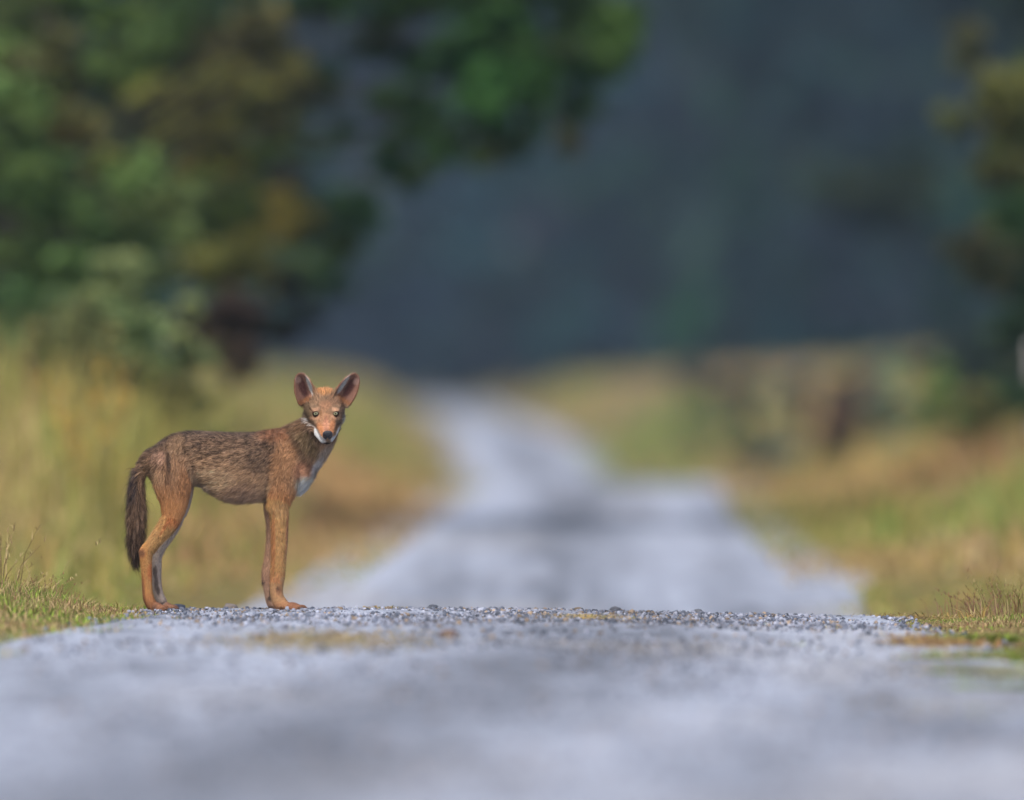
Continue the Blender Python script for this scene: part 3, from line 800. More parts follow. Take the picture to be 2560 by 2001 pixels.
# far fore leg
limb([(1060, 560, 50, 80, 55), (1070, 700, 72, 90, 55), (1055, 800, 76, 78, 48), (1040, 880, 78, 66, 44)], SH + FAR)
limb([(1040, 870, 78, 66, 44), (1028, 950, 77, 54, 40), (1034, 1040, 75, 48, 38), (1034, 1140, 73, 46, 36), (1024, 1240, 70, 46, 35), (1008, 1330, 66, 46, 37), (1004, 1390, 64, 44, 38)], FA + FAR)
limb([(1004, 1390, 64, 44, 38), (1014, 1450, 62, 40, 36), (1026, 1510, 60, 40, 38), (1040, 1548, 58, 36, 42)], PS + FAR)
# near hind leg
limb([(430, 560, -45, 100, 60), (424, 650, -72, 126, 66), (424, 740, -82, 128, 62), (424, 830, -84, 114, 56), (428, 910, -83, 90, 49), (420, 985, -80, 70, 43)], TH)
limb([(428, 930, -80, 80, 46), (415, 1000, -80, 64, 42), (375, 1068, -79, 55, 38), (322, 1135, -78, 45, 34), (274, 1200, -77, 40, 31)], CR)
limb([(300, 1160, -78, 36, 30), (262, 1205, -77, 42, 30), (258, 1262, -76, 38, 29), (261, 1340, -76, 33, 27), (265, 1420, -76, 31, 27), (272, 1490, -77, 33, 30), (292, 1540, -78, 34, 36)], HK)
blob(UV(236, 1208, -77), 0.012, 0.013, 0.015, HK)
blob(UV(1070, 1375, -74), 0.018, 0.021, 0.026, PS)
blob(UV(1030, 935, -82), 0.024, 0.018, 0.026, FA)
# far hind leg
limb([(430, 600, 50, 100, 60), (430, 720, 70, 126, 60), (434, 830, 76, 112, 54), (440, 910, 78, 90, 48), (432, 985, 80, 70, 43)], TH + FAR)
limb([(438, 930, 80, 80, 46), (426, 1010, 80, 58, 40), (390, 1090, 79, 50, 37), (345, 1165, 78, 42, 34), (316, 1225, 77, 40, 31)], CR + FAR)
limb([(330, 1190, 78, 36, 30), (312, 1235, 77, 40, 30), (316, 1310, 76, 34, 28), (318, 1390, 76, 31, 27), (328, 1460, 76, 31, 28), (350, 1522, 77, 34, 34)], HK + FAR)
# tail
limb([(335, 610, 0, 50, 46), (278, 640, 0, 46, 38), (240, 700, 0, 40, 32), (210, 780, 0, 36, 30), (196, 860, 0, 36, 30), (198, 960, 0, 42, 34), (197, 1060, 0, 40, 34), (191, 1150, 0, 31, 28), (190, 1225, 0, 20, 19), (196, 1285, 0, 8, 8)], TL)
# paws with toes
claw_at = []
def paw(u, v, y, length, part, yaw=0.0):
    c = UV(u, v, y)
    f = np.array([math.cos(yaw), -math.sin(yaw), 0.0]); s = np.array([math.sin(yaw), math.cos(yaw), 0.0])
    L = length * ZP
    blob(c, L * 0.55, 0.029, 0.023, part, f)
    for k_, (o_, fw) in enumerate(((-0.022, 0.42), (-0.0085, 0.58), (0.0085, 0.58), (0.022, 0.42))):
        tc = c + s * o_ + f * L * fw + np.array([0, 0, -0.003])
        blob(tc + np.array([0, 0, 0.002]), 0.019, 0.0092, 0.0150, part, f)
        claw_at.append((tc + f * 0.016 + np.array([0, 0, -0.003]), f))
paw(1144, 1556, -76, 108, PW, 0.14)
paw(1058, 1558, 56, 90, PW + FAR, 0.25)
paw(318, 1556, -78, 80, PW, 0.12)
paw(380, 1558, 78, 70, PW + FAR, 0.10)

# head frame: origin midway between the eyes
pit, yaw = math.radians(31), math.radians(6)
F_ = np.array([math.sin(yaw) * math.cos(pit), -math.cos(yaw) * math.cos(pit), -math.sin(pit)])
R_ = np.array([math.cos(yaw), math.sin(yaw), 0.0])            # towards the right of the picture
N_ = np.cross(R_, F_); N_ = N_ if N_[2] > 0 else -N_
HO = UV(1353, 364, -168)
def HL(t, r, n):
    return HO + F_ * t * 1e-3 + R_ * r * 1e-3 + N_ * n * 1e-3
def head_loft(sec, part, m=4):
    P = crom(sec, m)          # t, offset n, half width, half height, lateral offset
    cen = np.array([HL(p[0], p[4], p[1]) for p in P])
    ring_loft(cen, R_[None] * (P[:, 2] * 1e-3)[:, None], N_[None] * (P[:, 3] * 1e-3)[:, None], part, k=24, flow=-1)
head_loft([(-112, -18, 42, 44, 0), (-85, -8, 64, 60, 0), (-55, -6, 72, 64, 0), (-28, -12, 69, 57, 0), (-6, -20, 59, 47, 0), (10, -26, 47, 39, 0), (28, -31, 39, 31, 0), (52, -37, 33, 26, 0),
           (80, -39, 28, 22, 0), (100, -40, 23, 19, 0), (109, -39, 17, 14, 0)], HD)
head_loft([(-60, -56, 60, 30, 0), (-20, -60, 58, 25, 0), (15, -64, 52, 21, 0), (42, -67, 41, 17, 0), (68, -70, 29, 13, 0), (88, -71, 18, 10, 0)], HD)     # lower jaw
for sg in (-1, 1):
    head_loft([(-24, 16, 20, 10, sg * 40), (-2, 13, 18, 9, sg * 36), (12, 6, 13, 6, sg * 29)], HD)                                # brow
    head_loft([(-70, -48, 26, 30, sg * 44), (-40, -50, 26, 28, sg * 44), (-12, -50, 20, 22, sg * 36)], HD)                        # cheek ruff
# ears: cupped shells
ears = []
def ear(base, tip, w, y0, y1, sg, out):
    b = UV(*base, y0); t = UV(*tip, y1)
    ax = t - b; L = np.linalg.norm(ax); ax /= L
    face = np.array([out, -1.0, 0.05]); face -= ax * (face @ ax); face /= np.linalg.norm(face)
    sd = np.cross(ax, face)
    if sd[0] < 0: sd = -sd
    nb, na = 15, 13
    bs = np.linspace(-0.22, 1, nb); as_ = np.linspace(-1, 1, na)
    wf = pchip([-.22, 0, .25, .5, .72, .88, .96, 1.0], [.90, 1.0, 1.0, .92, .74, .50, .31, .06])
    def surf(off):
        G = np.zeros((nb, na, 3))
        for i, bb in enumerate(bs):
            ww = w * ZP * float(wf(bb))
            for j, aa in enumerate(as_):
                ang = aa * (1.35 - 0.55 * max(bb, 0))
                rr = ww / math.sin(1.35 - 0.55 * max(bb, 0))
                rr_ = max(rr - off, 0.0012)
                G[i, j] = b + ax * L * bb + sd * rr_ * math.sin(ang) + face * (rr * 0.65 - rr_ * math.cos(ang) * 0.95)
        return G
    o_, i_ = surf(0.0), surf(0.0072)
    V = np.concatenate([o_.reshape(-1, 3), i_.reshape(-1, 3)])
    q = grid_faces(nb, na); n0 = nb * na
    F = [*q.tolist(), *(q[:, ::-1] + n0).tolist()]
    idx = np.arange(n0).reshape(nb, na)
    loop = list(idx[0, :]) + list(idx[1:, -1]) + list(idx[-1, :-1][::-1]) + list(idx[1:-1, 0][::-1])
    for a_, b_ in zip(loop, loop[1:] + loop[:1]):
        F.append([b_, a_, a_ + n0, b_ + n0])
    F = np.array(F); F = np.concatenate([F[:, [0, 1, 2]], F[:, [0, 2, 3]]])
    c_ = V[F].mean(1); nn = np.cross(V[F[:, 1]] - V[F[:, 0]], V[F[:, 2]] - V[F[:, 0]])
    if np.einsum('ij,ij->i', c_ - V.mean(0), nn).sum() < 0: F = F[:, ::-1]
    solids.append((V, F))
    for q_ in np.linspace(0.12, 1, 8):
        lines.append((b + ax * L * q_, w * ZP * 0.75 * float(wf(q_)) + 0.003, ax, EA))
    ears.append((b, ax, L, sd, face, w * ZP, sg))
ear((1243, 274), (1190, 120), 68, -112, -136, -1, -0.20)
ear((1452, 272), (1546, 126), 68, -112, -136, 1, 0.26)

# fuse into one continuous skin
Vs, Fs, o = [], [], 0
for V, F in solids:
    Vs.append(V); Fs.append(F + o); o += len(V)
raw = mesh_np("body_raw", np.concatenate(Vs), np.concatenate(Fs))
md = raw.modifiers.new("fuse", 'REMESH'); md.mode = 'VOXEL'; md.voxel_size = 0.0036
sm = raw.modifiers.new("ease", 'SMOOTH'); sm.factor = 0.5; sm.iterations = 5
dg = bpy.context.evaluated_depsgraph_get()
ev = raw.evaluated_get(dg); em = ev.to_mesh()
nv = len(em.vertices); BV = np.zeros(nv * 3, np.float32); em.vertices.foreach_get("co", BV); BV = BV.reshape(-1, 3).astype(float)
BN = np.zeros(nv * 3, np.float32); em.vertices.foreach_get("normal", BN); BN = BN.reshape(-1, 3).astype(float)
em.calc_loop_triangles()
nt_ = len(em.loop_triangles); BT = np.zeros(nt_ * 3, np.int32); em.loop_triangles.foreach_get("vertices", BT); BT = BT.reshape(-1, 3)
ev.to_mesh_clear()
bpy.data.objects.remove(raw, do_unlink=True)
print("body verts", nv, "tris", nt_)
lp = np.array([l[0] for l in lines], np.float32); lr = np.array([l[1] for l in lines]); lt = np.array([l[2] for l in lines]); lk = np.array([l[3] for l in lines])
def classify(P):
    P = P.astype(np.float32)
    part = np.zeros(len(P), int); flow = np.zeros((len(P), 3))
    for s0 in range(0, len(P), 20000):
        q = P[s0:s0 + 20000]
        dd = np.sqrt(np.maximum((q * q).sum(1)[:, None] + (lp * lp).sum(1)[None] - 2 * q @ lp.T, 1e-10)) / lr[None].astype(np.float32)
        i = dd.argmin(1); part[s0:s0 + 20000] = lk[i]
        w = np.exp(-((dd - dd.min(1)[:, None]) / 0.12) ** 2)
        flow[s0:s0 + 20000] = w @ lt
    flow /= np.linalg.norm(flow, axis=1)[:, None] + 1e-9
    return part, flow

def soft(u, v, cu, cv, ru, rv, ang=0.0, p=2.0):
    du, dv = u - cu, v - cv
    if ang:
        ca, sa = math.cos(math.radians(ang)), math.sin(math.radians(ang))
        du, dv = du * ca + dv * sa, -du * sa + dv * ca
    q = np.sqrt((du / ru) ** 2 + (dv / rv) ** 2)
    return 1 - sstep(0.55, 1.25, q)
def put(col, w, rgb, k=1.0):
    w = np.clip(w * k, 0, 1)[:, None]
    return col * (1 - w) + lin(*rgb)[None] * w

def coat(P, N, part, r):
    """coat colour (linear), fur length (m), amount of grizzle"""
    u, v = to_uv(P); n = len(P); y = P[:, 1] / ZP
    p = part % 100; far = part >= 100
    col = np.zeros((n, 3)); ln = np.full(n, 0.02); gz = np.zeros(n)
    # body
    ns = noise2(u / 38.0, v / 26.0, 5); ns2 = noise2(u / 13.0, v / 8.0, 6)
    body = np.isin(p, (TR, NK, SH, TH))
    dv = v - np.interp(u, [300, 400, 600, 900, 1080, 1200], [560, 490, 480, 485, 455, 380])
    col[:] = lin(158, 128, 102)
    col = put(col, 1 - sstep(60, 230, dv + 90 * (ns - 0.5)), (108, 86, 70))
    col = put(col, 1 - sstep(0, 70, dv), (80, 68, 62))
    col = put(col, sstep(280, 400, dv), (170, 142, 116), 0.8)
    gz[:] = 1 - sstep(120, 330, dv)
    ln[:] = 0.016
    ln = np.where(body & (v > 800) & (u > 560) & (u < 1000), 0.027, ln)
    # loin and belly
    col = put(col, soft(u, v, 670, 770, 150, 75), (186, 158, 130), 0.6)
    col = put(col, soft(u, v, 605, 845, 75, 50), (150, 140, 134), 0.85)
    col = put(col, soft(u, v, 860, 850, 140, 60), (150, 122, 104), 0.6)
    # dark patch behind the shoulder
    col = put(col, soft(u, v, 960, 660, 130, 90, 10) * (0.55 + 0.6 * ns), (82, 66, 56), 0.75)
    col = put(col, soft(u, v, 1010, 560, 70, 130, -18), (92, 70, 58), 0.5)
    # shoulder and withers: rusty
    col = put(col, soft(u, v, 1115, 640, 85, 240, 12), (162, 122, 90), 0.85)
    col = put(col, soft(u, v, 1080, 480, 150, 55, -12), (150, 104, 78), 0.6)
    col = put(col, soft(u, v, 1230, 720, 75, 75), (166, 120, 96), 0.8)
    # coarse brindle of dark and pale tufts over back and flank
    ns3 = noise2(u / 24.0, v / 13.0, 9); ns4 = noise2(u / 11.0 + 5, v / 6.0, 10)
    br_ = (0.55 * ns3 + 0.45 * ns4 - 0.5) * np.where(p == TR, 1.0, 0.45) * (0.35 + 0.65 * np.clip(gz, 0, 1))
    col = col * np.clip(1 + 2.1 * br_, 0.4, 1.8)[:, None]
    # neck
    nk = (p == NK) | (p == HD)
    col = put(col, soft(u, v, 1225, 520, 60, 170, -38) * 1.0, (104, 88, 66), 0.9)
    col = put(col, soft(u, v, 1190, 570, 24, 130, -30), (78, 60, 46), 0.75)
    col = put(col, soft(u, v, 1180, 430, 70, 60), (132, 102, 78), 0.7)
    col = put(col, soft(u, v, 1345, 640, 44, 112, 28) * (0.5 + 0.9 * ns2), (168, 156, 146), 0.65)
    col = put(col, soft(u, v, 1300, 700, 26, 80, 25), (196, 190, 190), 0.7)
    col = put(col, soft(u, v, 1262, 680, 20, 70, 10), (92, 74, 62), 0.5)
    col = put(col, soft(u, v, 1235, 815, 66, 66, 30) * (0.35 + 1.1 * ns2), (232, 220, 208), 0.95)
    gz = np.where((u > 1040) & (v > 480), gz * 0.35, gz)
    ln = np.where((p == NK), 0.018, ln)
    ln = np.where((p == SH), 0.014, ln)
    # haunch
    th = p == TH
    hs = np.where(th, 1.0, 0.0) * (~far)
    c2 = col.copy()
    c2 = put(c2, sstep(560, 700, v) , (160, 124, 96))
    c2 = put(c2, sstep(740, 960, v), (186, 132, 92))
    c2 = put(c2, soft(u, v, 470, 560, 80, 70), (160, 130, 102), 0.6)
    c2 = put(c2, soft(u, v, 335, 635, 48, 50), (188, 150, 130), 0.8)
    c2 = put(c2, soft(u, v, 330, 740, 50, 60), (184, 148, 120), 0.7)
    c2 = put(c2, soft(u, v, 396, 660, 16, 72, -4), (66, 52, 46), 0.9)
    c2 = put(c2, soft(u, v, 345, 690, 50, 9, 14), (84, 62, 58), 0.8)
    c2 = put(c2, soft(u, v, 395, 750, 22, 60, 8), (104, 80, 64), 0.6)
    c2 = put(c2, soft(u, v, 300, 830, 16, 110, -14), (100, 72, 54), 0.7)
    c2 = put(c2, soft(u, v, 500, 800, 50, 120), (160, 114, 80), 0.6)
    col = np.where(th[:, None], c2, col)
    hw_ = sstep(0, 1, soft(u, v, 400, 620, 150, 120)) * (p == TR)
    col = col * (1 - 0.7 * hw_[:, None]) + c2 * 0.7 * hw_[:, None]
    gz = np.where(th, 0.55 * (1 - sstep(600, 800, v)), gz)
    ln = np.where(th, 0.016 - 0.007 * sstep(700, 950, v), ln)
    # legs
    cr = p == CR
    c3 = np.repeat(lin(188, 134, 92)[None], n, 0)
    c3 = put(c3, soft(u, v, 440, 1010, 60, 60), (170, 108, 72), 0.8)
    c3 = put(c3, soft(u, v, 385, 1040, 10, 90, 30), (140, 90, 60), 0.6)
    c3 = put(c3, soft(u, v, 300, 1110, 40, 60, 40), (192, 136, 96), 0.6)
    col = np.where(cr[:, None], c3, col)
    hk = p == HK
    c4 = np.repeat(lin(186, 128, 86)[None], n, 0)
    c4 = put(c4, soft(u, v, 232, 1215, 26, 26), (100, 74, 60), 0.8)
    c4 = put(c4, soft(u, v, 290, 1330, 26, 60), (166, 98, 66), 0.6)
    c4 = put(c4, sstep(1450, 1530, v), (120, 86, 66), 0.8)
    c4 = put(c4, soft(u, v, 240, 1460, 14, 110), (104, 76, 60), 0.6)
    col = np.where(hk[:, None], c4, col)
    fa = p == FA
    c5 = np.repeat(lin(188, 134, 92)[None], n, 0)
    c5 = put(c5, soft(u, v, 1070, 950, 60, 50), (196, 136, 98), 0.7)
    c5 = put(c5, soft(u, v, 1035, 1160, 14, 190), (146, 98, 66), 0.55)  # forearm groove: its shading is put into the coat colour
    c5 = put(c5, soft(u, v, 1120, 1200, 14, 220), (128, 94, 84), 0.6)
    c5 = put(c5, sstep(1300, 1380, v), (172, 116, 84), 0.6)
    col = np.where(fa[:, None], c5, col)
    col = np.where(((p == SH) & ~far)[:, None], put(col, sstep(740, 900, v), (184, 130, 90), 1.0), col)
    ps = p == PS
    c6 = np.repeat(lin(180, 134, 100)[None], n, 0)
    c6 = put(c6, soft(u, v, 1065, 1440, 16, 30), (120, 88, 70), 0.6)
    c6 = put(c6, sstep(1500, 1570, v), (140, 98, 74), 0.8)
    col = np.where(ps[:, None], c6, col)
    pw = p == PW
    c7 = np.repeat(lin(128, 92, 72)[None], n, 0)
    c7 = put(c7, sstep(1560, 1590, v), (70, 54, 48), 0.8)
    c7 = put(c7, soft(u, v, 1205, 1562, 34, 18), (72, 58, 52), 0.8)
    c7 = put(c7, soft(u, v, 290, 1550, 34, 24), (78, 58, 48), 0.7)
    col = np.where(pw[:, None], c7, col)
    leg = cr | hk | fa | ps | pw
    col = np.where(leg[:, None], col * 1.2, col)
    gz = np.where(leg, 0.12, gz)
    ln = np.where(cr, 0.012, ln); ln = np.where(hk | ps, 0.0095, ln); ln = np.where(fa, 0.0115, ln); ln = np.where(pw, 0.006, ln)
    # pale insides of the legs
    inner = np.where(far, sstep(-0.1, 0.5, -N[:, 1]), sstep(0.1, 0.7, N[:, 1]))
    lim = leg | (th & (v > 780)) | ((p == SH) & (v > 800))
    colin = put(np.repeat(lin(186, 174, 166)[None], n, 0), sstep(1480, 1560, v), (128, 104, 92))
    colin = np.where((fa | ps)[:, None], lin(158, 132, 116)[None], colin)
    w = (inner * lim * np.where(fa | ps, 0.75, 0.85) * np.where(pw, 0.25, 1))[:, None]
    col = col * (1 - w) + colin * w
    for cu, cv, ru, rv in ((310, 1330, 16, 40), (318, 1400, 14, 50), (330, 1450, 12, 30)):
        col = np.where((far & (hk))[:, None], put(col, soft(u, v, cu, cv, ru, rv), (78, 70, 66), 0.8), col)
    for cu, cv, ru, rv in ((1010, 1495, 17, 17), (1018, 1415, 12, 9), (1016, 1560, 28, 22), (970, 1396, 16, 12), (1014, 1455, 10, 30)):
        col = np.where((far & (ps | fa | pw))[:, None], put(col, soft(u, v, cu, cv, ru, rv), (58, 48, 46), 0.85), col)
    col = np.where((~far & (ps | pw))[:, None], put(col, soft(u, v, 1062, 1436, 12, 9), (72, 56, 50), 0.8), col)
    col = np.where((~far & (ps | pw))[:, None], put(col, soft(u, v, 1085, 1560, 24, 16), (72, 54, 46), 0.7), col)
    # tail
    tl = p == TL
    c8 = np.repeat(lin(108, 87, 72)[None], n, 0)
    c8 = put(c8, 1 - sstep(640, 700, v), (112, 88, 70))
    c8 = put(c8, soft(u, v, 178, 790, 34, 130, 12), (44, 42, 50), 0.9)
    c8 = put(c8, soft(u, v, 150, 1000, 22, 220), (66, 54, 50), 0.7)
    c8 = put(c8, soft(u, v, 236, 800, 22, 110), (150, 120, 96), 0.7)
    c8 = put(c8, sstep(960, 1230, v), (52, 44, 42), 0.9)
    c8 = put(c8, (ns2 > 0.6) * 1.0, (92, 72, 60), 0.5)
    col = np.where(tl[:, None], c8, col)
    gz = np.where(tl, 0.45, gz)
    ln = np.where(tl, 0.037 - 0.010 * (1 - sstep(640, 800, v)) , ln)
    # head
    hd = p == HD
    q = P - HO[None]
    ht = q @ F_ * 1e3; hr = q @ R_ * 1e3; hn = q @ N_ * 1e3
    ch = np.repeat(lin(128, 106, 86)[None], n, 0)
    ch = put(ch, soft(u, v, 1345, 232, 58, 34), (196, 140, 94), 0.85)                 # orange crown
    ch = put(ch, soft(u, v, 1290, 280, 60, 40), (134, 106, 84), 0.7)
    ch = put(ch, soft(u, v, 1420, 285, 60, 40), (146, 112, 90), 0.7)
    ch = put(ch, soft(u, v, 1352, 320, 42, 30), (172, 126, 98), 0.6)
    ch = put(ch, soft(u, v, 1240, 380, 36, 60), (108, 90, 70), 0.85)
    ch = put(ch, soft(u, v, 1458, 360, 22, 60), (134, 108, 92), 0.8)
    ch = put(ch, soft(u, v, 1352, 430, 62, 90), (164, 122, 94), 0.7)                 # muzzle
    ch = put(ch, soft(u, v, 1356, 450, 22, 60), (186, 132, 108), 0.6)
    ch = put(ch, soft(u, v, 1320, 470, 24, 50, -12), (190, 124, 82), 0.5)
    ch = put(ch, soft(u, v, 1395, 450, 20, 50, 8), (186, 120, 80), 0.5)
    ch = put(ch, soft(u, v, 1357, 400, 9, 24), (140, 96, 80), 0.5)
    ch = put(ch, soft(u, v, 1325, 368, 8, 30), (128, 88, 56), 0.5)
    for cu, sg in ((1292, -1), (1412, 1)):
        ch = put(ch, soft(u, v, cu + sg * 3, 345, 34, 12, sg * 14), (192, 150, 122), 0.75)   # brow spots
        ch = put(ch, soft(u, v, cu + sg * 4, 395, 34, 14, sg * 12), (196, 150, 120), 0.75)
    ch = put(ch, soft(u, v, 1262, 425, 24, 20), (118, 96, 78), 0.5)
    # white cheeks and lips
    ch = put(ch, soft(u, v, 1284, 486, 27, 66, -36) * (0.75 + 0.5 * ns2), (226, 218, 214), 0.95)
    ch = put(ch, soft(u, v, 1236, 415, 13, 18), (206, 198, 196), 0.8)
    ch = put(ch, soft(u, v, 1316, 528, 42, 24, 28), (228, 222, 222), 0.97)
    ch = put(ch, soft(u, v, 1434, 488, 16, 60, 20), (216, 212, 212), 0.9)
    ch = put(ch, soft(u, v, 1455, 420, 12, 36, 8), (190, 190, 184), 0.8)
    ch = put(ch, soft(u, v, 1410, 528, 26, 22, -28), (228, 222, 222), 0.97)
    ch = put(ch, soft(u, v, 1364, 554, 40, 11), (44, 36, 35), 0.95)                   # mouth
    ch = put(ch, soft(u, v, 1366, 584, 50, 17), (160, 152, 150), 0.9)                 # chin
    lh = 0.0045 + 0.009 * sstep(40, -50, ht) if False else 0.004 + 0.012 * (1 - sstep(-60, 20, ht))
    lh = np.where((hn < -35) & (ht < 20), lh + 0.007, lh)
    ch = ch * (0.72 + 0.56 * noise2(u / 9.0, v / 9.0, 15))[:, None]
    back = sstep(-60, -95, ht) if False else 1 - sstep(-105, -75, ht)
    ch = ch * (1 - back[:, None]) + lin(134, 104, 80)[None] * back[:, None]
    for sg in (-1, 1):                                                                  # dark eye rims
        e = HL(5.5, sg * 35.5, 0)
        dist = np.linalg.norm(P - e[None], axis=1) * 1e3
        ch = put(ch, 1 - sstep(12.8, 14.2, dist), (40, 32, 30), 0.95)
        lh = np.where(dist < 17, 0.0022, lh)
    col = np.where(hd[:, None], ch, col)
    gz = np.where(hd, 0.42 * (1 - sstep(0, 60, ht)) + 0.1, gz)
    ln = np.where(hd, lh, ln)
    # ears
    ea = p == EA
    ce = np.repeat(lin(150, 104, 76)[None], n, 0); le = np.full(n, 0.006)
    for b, ax, L, sd, face, w_, sg in ears:
        q = P - b[None]
        eb = q @ ax / L; es = q @ sd / w_; ef = N @ face
        mine = (np.abs(es) < 1.6) & (eb > -0.35) & (eb < 1.2)
        ins = mine & (ef > 0.12)
        c9 = np.repeat(lin(128, 96, 84)[None], n, 0)
        med = -es * sg                                      # + towards the crown
        c9 = put(c9, soft(med, eb, -0.10, 0.42, 0.40, 0.48), (74, 48, 46), 0.95)
        c9 = put(c9, soft(med, eb, 0.60, 0.36, 0.20, 0.46), (226, 212, 208), 1.0)
        c9 = put(c9, soft(med, eb, -0.3, 0.74, 0.30, 0.14), (158, 132, 122), 0.6)
        c9 = put(c9, 1 - sstep(-0.06, 0.10, eb), (128, 88, 60), 0.8)
        rim = sstep(0.72, 0.95, np.abs(es) / np.maximum(0.25, 1.02 - 0.75 * np.clip(eb - 0.3, 0, 1)))
        c9 = put(c9, rim, (126, 88, 66), 0.7)
        ce = np.where(ins[:, None], c9, ce)
        le = np.where(ins & (med > 0.15), 0.011, le)
    col = np.where(ea[:, None], ce, col)
    gz = np.where(ea, 0.12, gz)
    ln = np.where(ea, le, ln)
    lum = (col @ np.array([0.3, 0.6, 0.1]))[:, None]
    return np.clip(np.maximum(col * 1.06 - lum * 0.06, 0.002) * 1.55, 0, 0.82), ln, gz

WB = UV(740, 1585)
wolf = empty("wolf", (float(WB[0]), 0.0, 0.0))
tag(wolf, "lean reddish brown wild canine standing side-on on the gravel crest with its face turned", "wolf")
WL = np.array(wolf.location)
bp, bf = classify(BV)
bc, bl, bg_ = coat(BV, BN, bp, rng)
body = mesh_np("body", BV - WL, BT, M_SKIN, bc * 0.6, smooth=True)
body.parent = wolf

# fur strands
rf = np.random.default_rng(5)
tri = BV[BT]; ar = np.linalg.norm(np.cross(tri[:, 1] - tri[:, 0], tri[:, 2] - tri[:, 0]), axis=1) * 0.5
tl_ = bl[BT].mean(1)
dens = ar * np.clip(0.016 / tl_, 0.8, 2.6)
NF = 330000
ti = rf.choice(len(BT), NF, p=dens / dens.sum())
w1 = np.sqrt(rf.random(NF)); w2 = rf.random(NF)
bar = np.stack([1 - w1, w1 * (1 - w2), w1 * w2], 1)
FP = np.einsum('ni,nij->nj', bar, BV[BT[ti]]); FN = np.einsum('ni,nij->nj', bar, BN[BT[ti]])
FN /= np.linalg.norm(FN, axis=1)[:, None]
fp, ff = classify(FP)
fc, fl, fg = coat(FP, FN, fp, rf)
keep = np.ones(NF, bool)
for sg in (-1, 1):
    keep &= np.linalg.norm(FP - HL(5.5, sg * 35.5, 0)[None], axis=1) > 0.0125
keep &= np.linalg.norm(FP - HL(108, 0, -30)[None], axis=1) > 0.017
FP, FN, fp, ff, fc, fl, fg = (a[keep] for a in (FP, FN, fp, ff, fc, fl, fg))
NF = len(FP); pm = fp % 100
# comb direction
fu, fv = to_uv(FP)
down = np.array([0, 0, -1.0])
ff = ff + down[None] * np.where(np.isin(pm, (TR,)), 0.45 * sstep(-0.2, 0.6, 1 - FN[:, 2]), np.where(np.isin(pm, (NK, SH)), 0.35, 0.0))[:, None]
rad_ = FP - HO[None]; rad_ -= (rad_ @ F_)[:, None] * F_[None]
rad_ /= np.linalg.norm(rad_, axis=1)[:, None] + 1e-9
ff = ff + np.where(pm == HD, 0.35, 0)[:, None] * rad_
# gentle clumping of the comb
cl_n = np.stack([noise2(fu / 16, fv / 16, 101) - .5, noise2(fu / 16, fv / 16, 102) - .5, noise2(fu / 16, fv / 16, 103) - .5], 1)
ff = ff + cl_n * np.where(np.isin(pm, (TR, NK, TL, TH)), 0.62, 0.25)[:, None] + rf.normal(0, 0.16, (NF, 3))
ff = ff - (np.einsum('ij,ij->i', ff, FN))[:, None] * FN
ff /= np.linalg.norm(ff, axis=1)[:, None] + 1e-9
lift = np.select([pm == TL, np.isin(pm, (TR, NK)), pm == HD, pm == EA, np.isin(pm, (TH, SH))], [0.46, 0.36, 0.30, 0.34, 0.34], 0.34)
lift = lift * rf.uniform(0.6, 1.5, NF)
L = fl * rf.uniform(0.6, 1.25, NF)
stray = rf.random(NF) < 0.05
L = np.where(stray & (L > 0.012), L * 1.4, L)
lift = np.where(stray, lift * 1.5, lift)
wd = np.clip(0.00045 + 0.018 * L, 0.0005, 0.0010) * rf.uniform(0.7, 1.2, NF)
sdv = np.cross(FN, ff)
p0 = FP - FN * 0.001
p1 = FP + ff * (L * 0.5)[:, None] + FN * (L * lift * 0.75)[:, None]
p2 = FP + ff * (L * 0.98)[:, None] + FN * (L * lift * 0.80)[:, None] + down[None] * (L * 0.06)[:, None]
SV = np.stack([p0 - sdv * wd[:, None] / 2, p0 + sdv * wd[:, None] / 2, p1 + sdv * wd[:, None] * .42, p1 - sdv * wd[:, None] * .42, p2], 1)
# individual hair colours: grizzled with dark and pale hairs
rr = rf.random(NF)
clump = noise2(fu / 9 + 3, fv / 6, 111)
dark = rr < fg * (0.2 + 0.42 * (clump > 0.54))
pale = (~dark) & (rf.random(NF) < fg * (0.18 + 0.3 * (clump < 0.42)))
hc = fc * rf.normal(1.0, 0.24, (NF, 1)).clip(0.45, 1.7)
hc = np.where(dark[:, None], hc * 0.2 + lin(38, 32, 32)[None] * 0.5, hc)
hc = np.where(pale[:, None], hc * 0.5 + lin(206, 172, 142)[None] * 0.5, hc)
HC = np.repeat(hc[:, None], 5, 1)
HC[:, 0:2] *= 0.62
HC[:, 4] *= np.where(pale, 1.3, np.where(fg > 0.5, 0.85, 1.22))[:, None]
nr = FN + 0.25 * ff
nr /= np.linalg.norm(nr, axis=1)[:, None]
jn = nr + rf.normal(0, 0.34, (NF, 3)); jn /= np.linalg.norm(jn, axis=1)[:, None]
lg = L > 0.0125
def flat(A, m, idx):
    return A[m][:, idx].reshape(-1, 3)
nl, ns_ = int(lg.sum()), int((~lg).sum())
FV = np.concatenate([flat(SV, lg, [0, 1, 2, 3, 4]), flat(SV, ~lg, [0, 1, 4])])
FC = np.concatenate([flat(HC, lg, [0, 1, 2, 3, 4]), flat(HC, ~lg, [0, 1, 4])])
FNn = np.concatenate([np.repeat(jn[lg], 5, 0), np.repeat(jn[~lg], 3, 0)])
o5 = (np.arange(nl) * 5)[:, None]; o3 = (nl * 5 + np.arange(ns_) * 3)[:, None]
